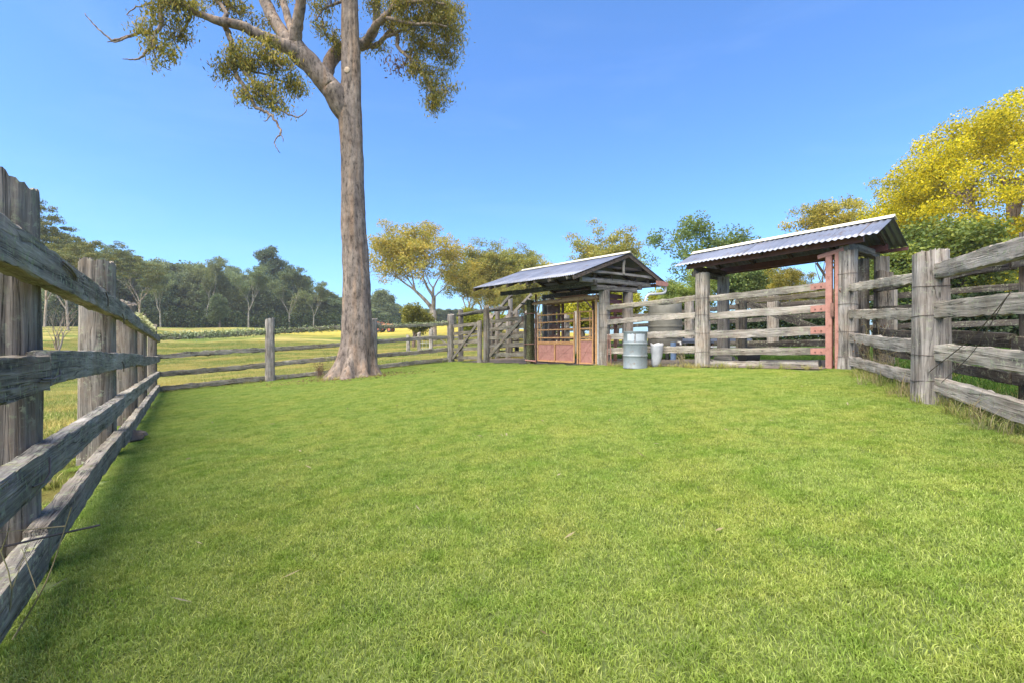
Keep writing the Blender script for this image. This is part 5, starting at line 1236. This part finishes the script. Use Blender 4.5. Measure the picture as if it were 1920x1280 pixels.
# ---- big golden tree on the right
rg = np.random.default_rng(17)
gx, gy = xy_at(1890, 21.); T = thing('golden_tree', 'huge bushy tree glowing golden green in the sun behind the right fence', 'tree', (gx, gy, gz(gx, gy)))
cen = np.array([gx+3.2, gy+1.2, 6.9]); rad = np.array([7.5, 5.5, 6.0])
mb = MB(); ends = []
base = np.array([gx, gy, gz(gx, gy)]); fork = base+np.array([.1, 0, 3.4])
mb.tube(smooth_path([base-np.array([0,0,.3]), base+np.array([.05,0,1.5]), fork], 4), np.linspace(.36, .24, 9), 12)
for k in range(12):
    a = k*2*math.pi/12+rg.normal(0, .2); el = rg.uniform(.15, 1.2); d = np.array([math.cos(a)*math.cos(el), math.sin(a)*math.cos(el), math.sin(el)])
    e = cen+d*rad*.6; m_ = (fork+e)/2+np.array([0, 0, .5])+rg.normal(0, .3, 3); P = smooth_path([base+np.array([0,0,rg.uniform(2, 3.4)]), m_, e], 5)
    mb.tube(P, np.linspace(.16, .04, len(P)), 7)
    for j in range(5):
        e2 = e+rg.normal(0, .7, 3); mb.tube([P[-4], (P[-4]+e2)/2+rg.normal(0, .15, 3), e2], [.05, .035, .012], 5)
part('trunk', mb, M['dark_bark'], T, 'all', org=base)
Cs = []
for k in range(840):
    d = rg.normal(0, 1, 3); d /= np.linalg.norm(d); f = rg.uniform(.55, 1.0)**.6
    c = cen+d*rad*f
    if c[2] < 1.9: c[2] = rg.uniform(1.9, 3.2)
    # staggered outline towards the left
    if mnoise.noise(tuple(c*.35)) < -.5: continue
    s = rg.uniform(.5, 1.05); m = 340
    e = rg.normal(0, 1, (m, 3)); e /= np.linalg.norm(e, axis=1, keepdims=True); Cs.append(c+e*s*np.array([1, 1, .7])*rg.uniform(.2, 1, (m, 1))**.5)
V, Fx, r = leaves(np.concatenate(Cs), .115, .07, rg, .3)
link('crown', mesh_from('crown', V-base, Fx, M['gold_leaf'], False, {'rnd': r}), T, base)
denseg = TreeKind('shrub', 'dark_bark', 'dense_leaf', *gen_tree(39, 6, .12, 4, (3,4), .55, .35, .76, .02, (.13,.08), 55, .085, .9, .2, skirt=1))
place(denseg, 'shrub_tree', 'dark green bushy tree under the left side of the golden tree', *xy_at(1745, 18.5), 5.6, 1., wide=1.2)
place(denseg, 'shrub_tree', 'low green shrub behind the rails right of the roofed gate', *xy_at(1668, 17), 3.3, 2.6, wide=1.1)
# clipped dark hedge line beyond the yards
def hedge(label, a, b, h, w, n, mat, size=(.12,.08)):
    a = np.array(a); b = np.array(b); t_ = rg.uniform(0, 1, n); P = np.outer(1-t_, a)+np.outer(t_, b); d = (b-a)/np.linalg.norm(b-a); nn = np.array([-d[1], d[0]])
    P = P+np.outer(rg.uniform(-w/2, w/2, n), nn); wob = np.array([mnoise.noise((q*12, 3, 1)) for q in t_])
    z = ground(P[:,0], P[:,1])+rg.uniform(.0, 1, n)**.7*h*(1+.18*wob); C = np.column_stack([P, z]); V, Fx, r = leaves(C, size[0], size[1], rg, .2)
    o = link('hedge', mesh_from('hedge', V-C[0], Fx, M[mat], False, {'rnd': r}), None, C[0]); tag(o, label, 'hedge'); return o
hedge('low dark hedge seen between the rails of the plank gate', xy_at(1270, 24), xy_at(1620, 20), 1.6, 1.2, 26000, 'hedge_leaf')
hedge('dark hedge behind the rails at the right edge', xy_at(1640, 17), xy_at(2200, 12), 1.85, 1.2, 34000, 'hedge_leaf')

# ---- small plants
def weed(label, x, y, h, n, mat, sd, leafy=0, cat='weed', name='weed', r=.004):
    rg = np.random.default_rng(sd); mb = MB(); C = []
    z = gz(x, y)
    for k in range(n):
        a = rg.uniform(0, 6.28); b = rg.uniform(.05, .35); top = np.array([x+math.cos(a)*b*h, y+math.sin(a)*b*h, z+h*rg.uniform(.5, 1)])
        p0 = np.array([x+rg.normal(0, .05), y+rg.normal(0, .05), z]); P = smooth_path([p0, (p0+top)/2+rg.normal(0, .03, 3), top], 4)
        mb.tube(P, np.linspace(r, r*.4, len(P)), 4, False)
        for j in range(2):
            q = P[rg.integers(3, len(P)-1)]; e = q+rg.normal(0, .09, 3)*np.array([1,1,.6])+np.array([0,0,.06]); mb.tube([q, e], [r*.6, r*.3], 4, False)
            C.append(e)
        C += [P[-1], P[-2], P[-3]]
    T = thing(name, label, cat, (x, y, z)); V, Fc = mb.arrays(); c = np.array([x, y, z]); link('stem', mesh_from('stem', V-c, Fc, M[mat], 'all', {'rnd': np.full(len(V), .5), 'hgt': np.full(len(V), .8)}), T, c)
    if leafy:
        C = np.repeat(np.array(C), leafy, 0)+rg.normal(0, .03, (len(C)*leafy, 3)); V, Fx, rr = leaves(C, .045, .02, rg, .3); link('leaves', mesh_from('leaves', V-c, Fx, M['green_leaf' if leafy > 2 else 'dead_leaf'], False, {'rnd': rr}), T, c)
def on_r(f, off=0.): p = R0*(1-f)+R1*f+NRt*off; return float(p[0]), float(p[1])
weed('tall dry weed stalks standing against the rails beside the gate post', *on_r(.30, .12), .95, 14, 'dry_blade', 1, 1)
weed('clump of straw stalks lying below the rails midway to the broad post', *on_r(.48, .16), .45, 22, 'dry_blade', 2)
weed('leggy green and brown weed growing up the fence left of the gum trunk', (618-960)/F*15.6, 15.6, 1.15, 12, 'dry_blade', 4, 3)
weed('tangle of dry twigs at the left foot of the gum trunk', (600-960)/F*15.3, 15.3, .55, 36, 'rust', 5, 1)
weed('dead grass stems at the foot of the right fence beyond the broad post', float(R1[0]-.45), float(R1[1]-1.0), .22, 14, 'dry_blade', 6)
weed('few thin stems growing up by the nearest post of the left fence', *[float(a) for a in lf(-.35)+E2*.1], .7, 7, 'dry_blade', 7)
weed('straggly straw weeds in front of the gate post right of the drum', *[float(a) for a in PF-E2*.3+E1*.35], .42, 16, 'dry_blade', 8)
for k, (px, py, s, lab) in enumerate(((-4.95, 5.9, .16, 'weathered grey stone lying in the pasture beyond the second left post'), (-4.1, 4.0, .06, 'dark small stone in the pasture behind the nearest left post'))):
    mb = MB(); V = []; n1, n2 = 10, 14
    for i in range(n1):
        ph = math.pi*i/(n1-1)
        for j in range(n2):
            th = 2*math.pi*j/n2; d = np.array([math.sin(ph)*math.cos(th), math.sin(ph)*math.sin(th), .6*math.cos(ph)]); V.append(d*s*(1+.5*mnoise.noise(tuple(d*2.2+k))))
    Fc = [(i*n2+j, i*n2+(j+1) % n2, (i+1)*n2+(j+1) % n2, (i+1)*n2+j) for i in range(n1-1) for j in range(n2)]
    o = link('stone', mesh_from('stone', V, Fc, M['dirt'], True), None, (px, py, gz(px, py)+s*.3)); tag(o, lab, 'stone')

# fallen leaves and bark
rg = np.random.default_rng(23)
def litter(name, label, C, L, Wd, mat):
    n = len(C); a = rg.uniform(0, 6.28, n); V = []
    for c, q in zip(C, a):
        d = np.array([math.cos(q), math.sin(q), rg.normal(0, .25)])*L*rg.uniform(.6, 1.3)/2; e = np.array([-math.sin(q), math.cos(q), rg.normal(0, .3)])*Wd*rg.uniform(.6, 1.3)/2
        V += [c-d, c+e, c+d, c-e]
    o = link(name, mesh_from(name, np.array(V), np.arange(4*n).reshape(-1, 4), M[mat], False, {'rnd': np.repeat(rg.uniform(0, 1, n), 4)})); tag(o, label, 'leaves', kind='stuff')
q = rg.normal(0, 1, (520, 2))*np.array([1.25, .75])+np.array([-5.3, 14.5])
litter('leaf_litter', 'fallen brown leaves scattered round the foot of the gum', np.column_stack([q, ground(q[:,0], q[:,1])+.022]), .11, .03, 'dead_leaf')
q = np.column_stack([rg.uniform(-9, 6, 260), rg.uniform(1.5, 17, 260)]); q = q[inside(yard, q[:,0], q[:,1])]
litter('lawn_litter', 'odd dry leaves and stems lying on the lawn', np.column_stack([q, ground(q[:,0], q[:,1])+.024]), .07, .014, 'dry_blade')

# thin evening haze
mb = MB(); mb.box((0, 260, 12), (1150, 820, 34)); V, Fc = mb.arrays()
hm = bpy.data.materials.new('haze'); hm.use_nodes = True; hn = hm.node_tree; hn.nodes.clear(); ho = hn.nodes.new('ShaderNodeOutputMaterial'); hv = hn.nodes.new('ShaderNodeVolumePrincipled')
hv.inputs['Color'].default_value = (.90, .94, 1, 1); hv.inputs['Density'].default_value = .00045; hv.inputs['Anisotropy'].default_value = .2; hn.links.new(hv.outputs[0], ho.inputs['Volume'])
o = link('haze', mesh_from('haze', V, Fc, hm, False)); tag(o, kind='stuff')
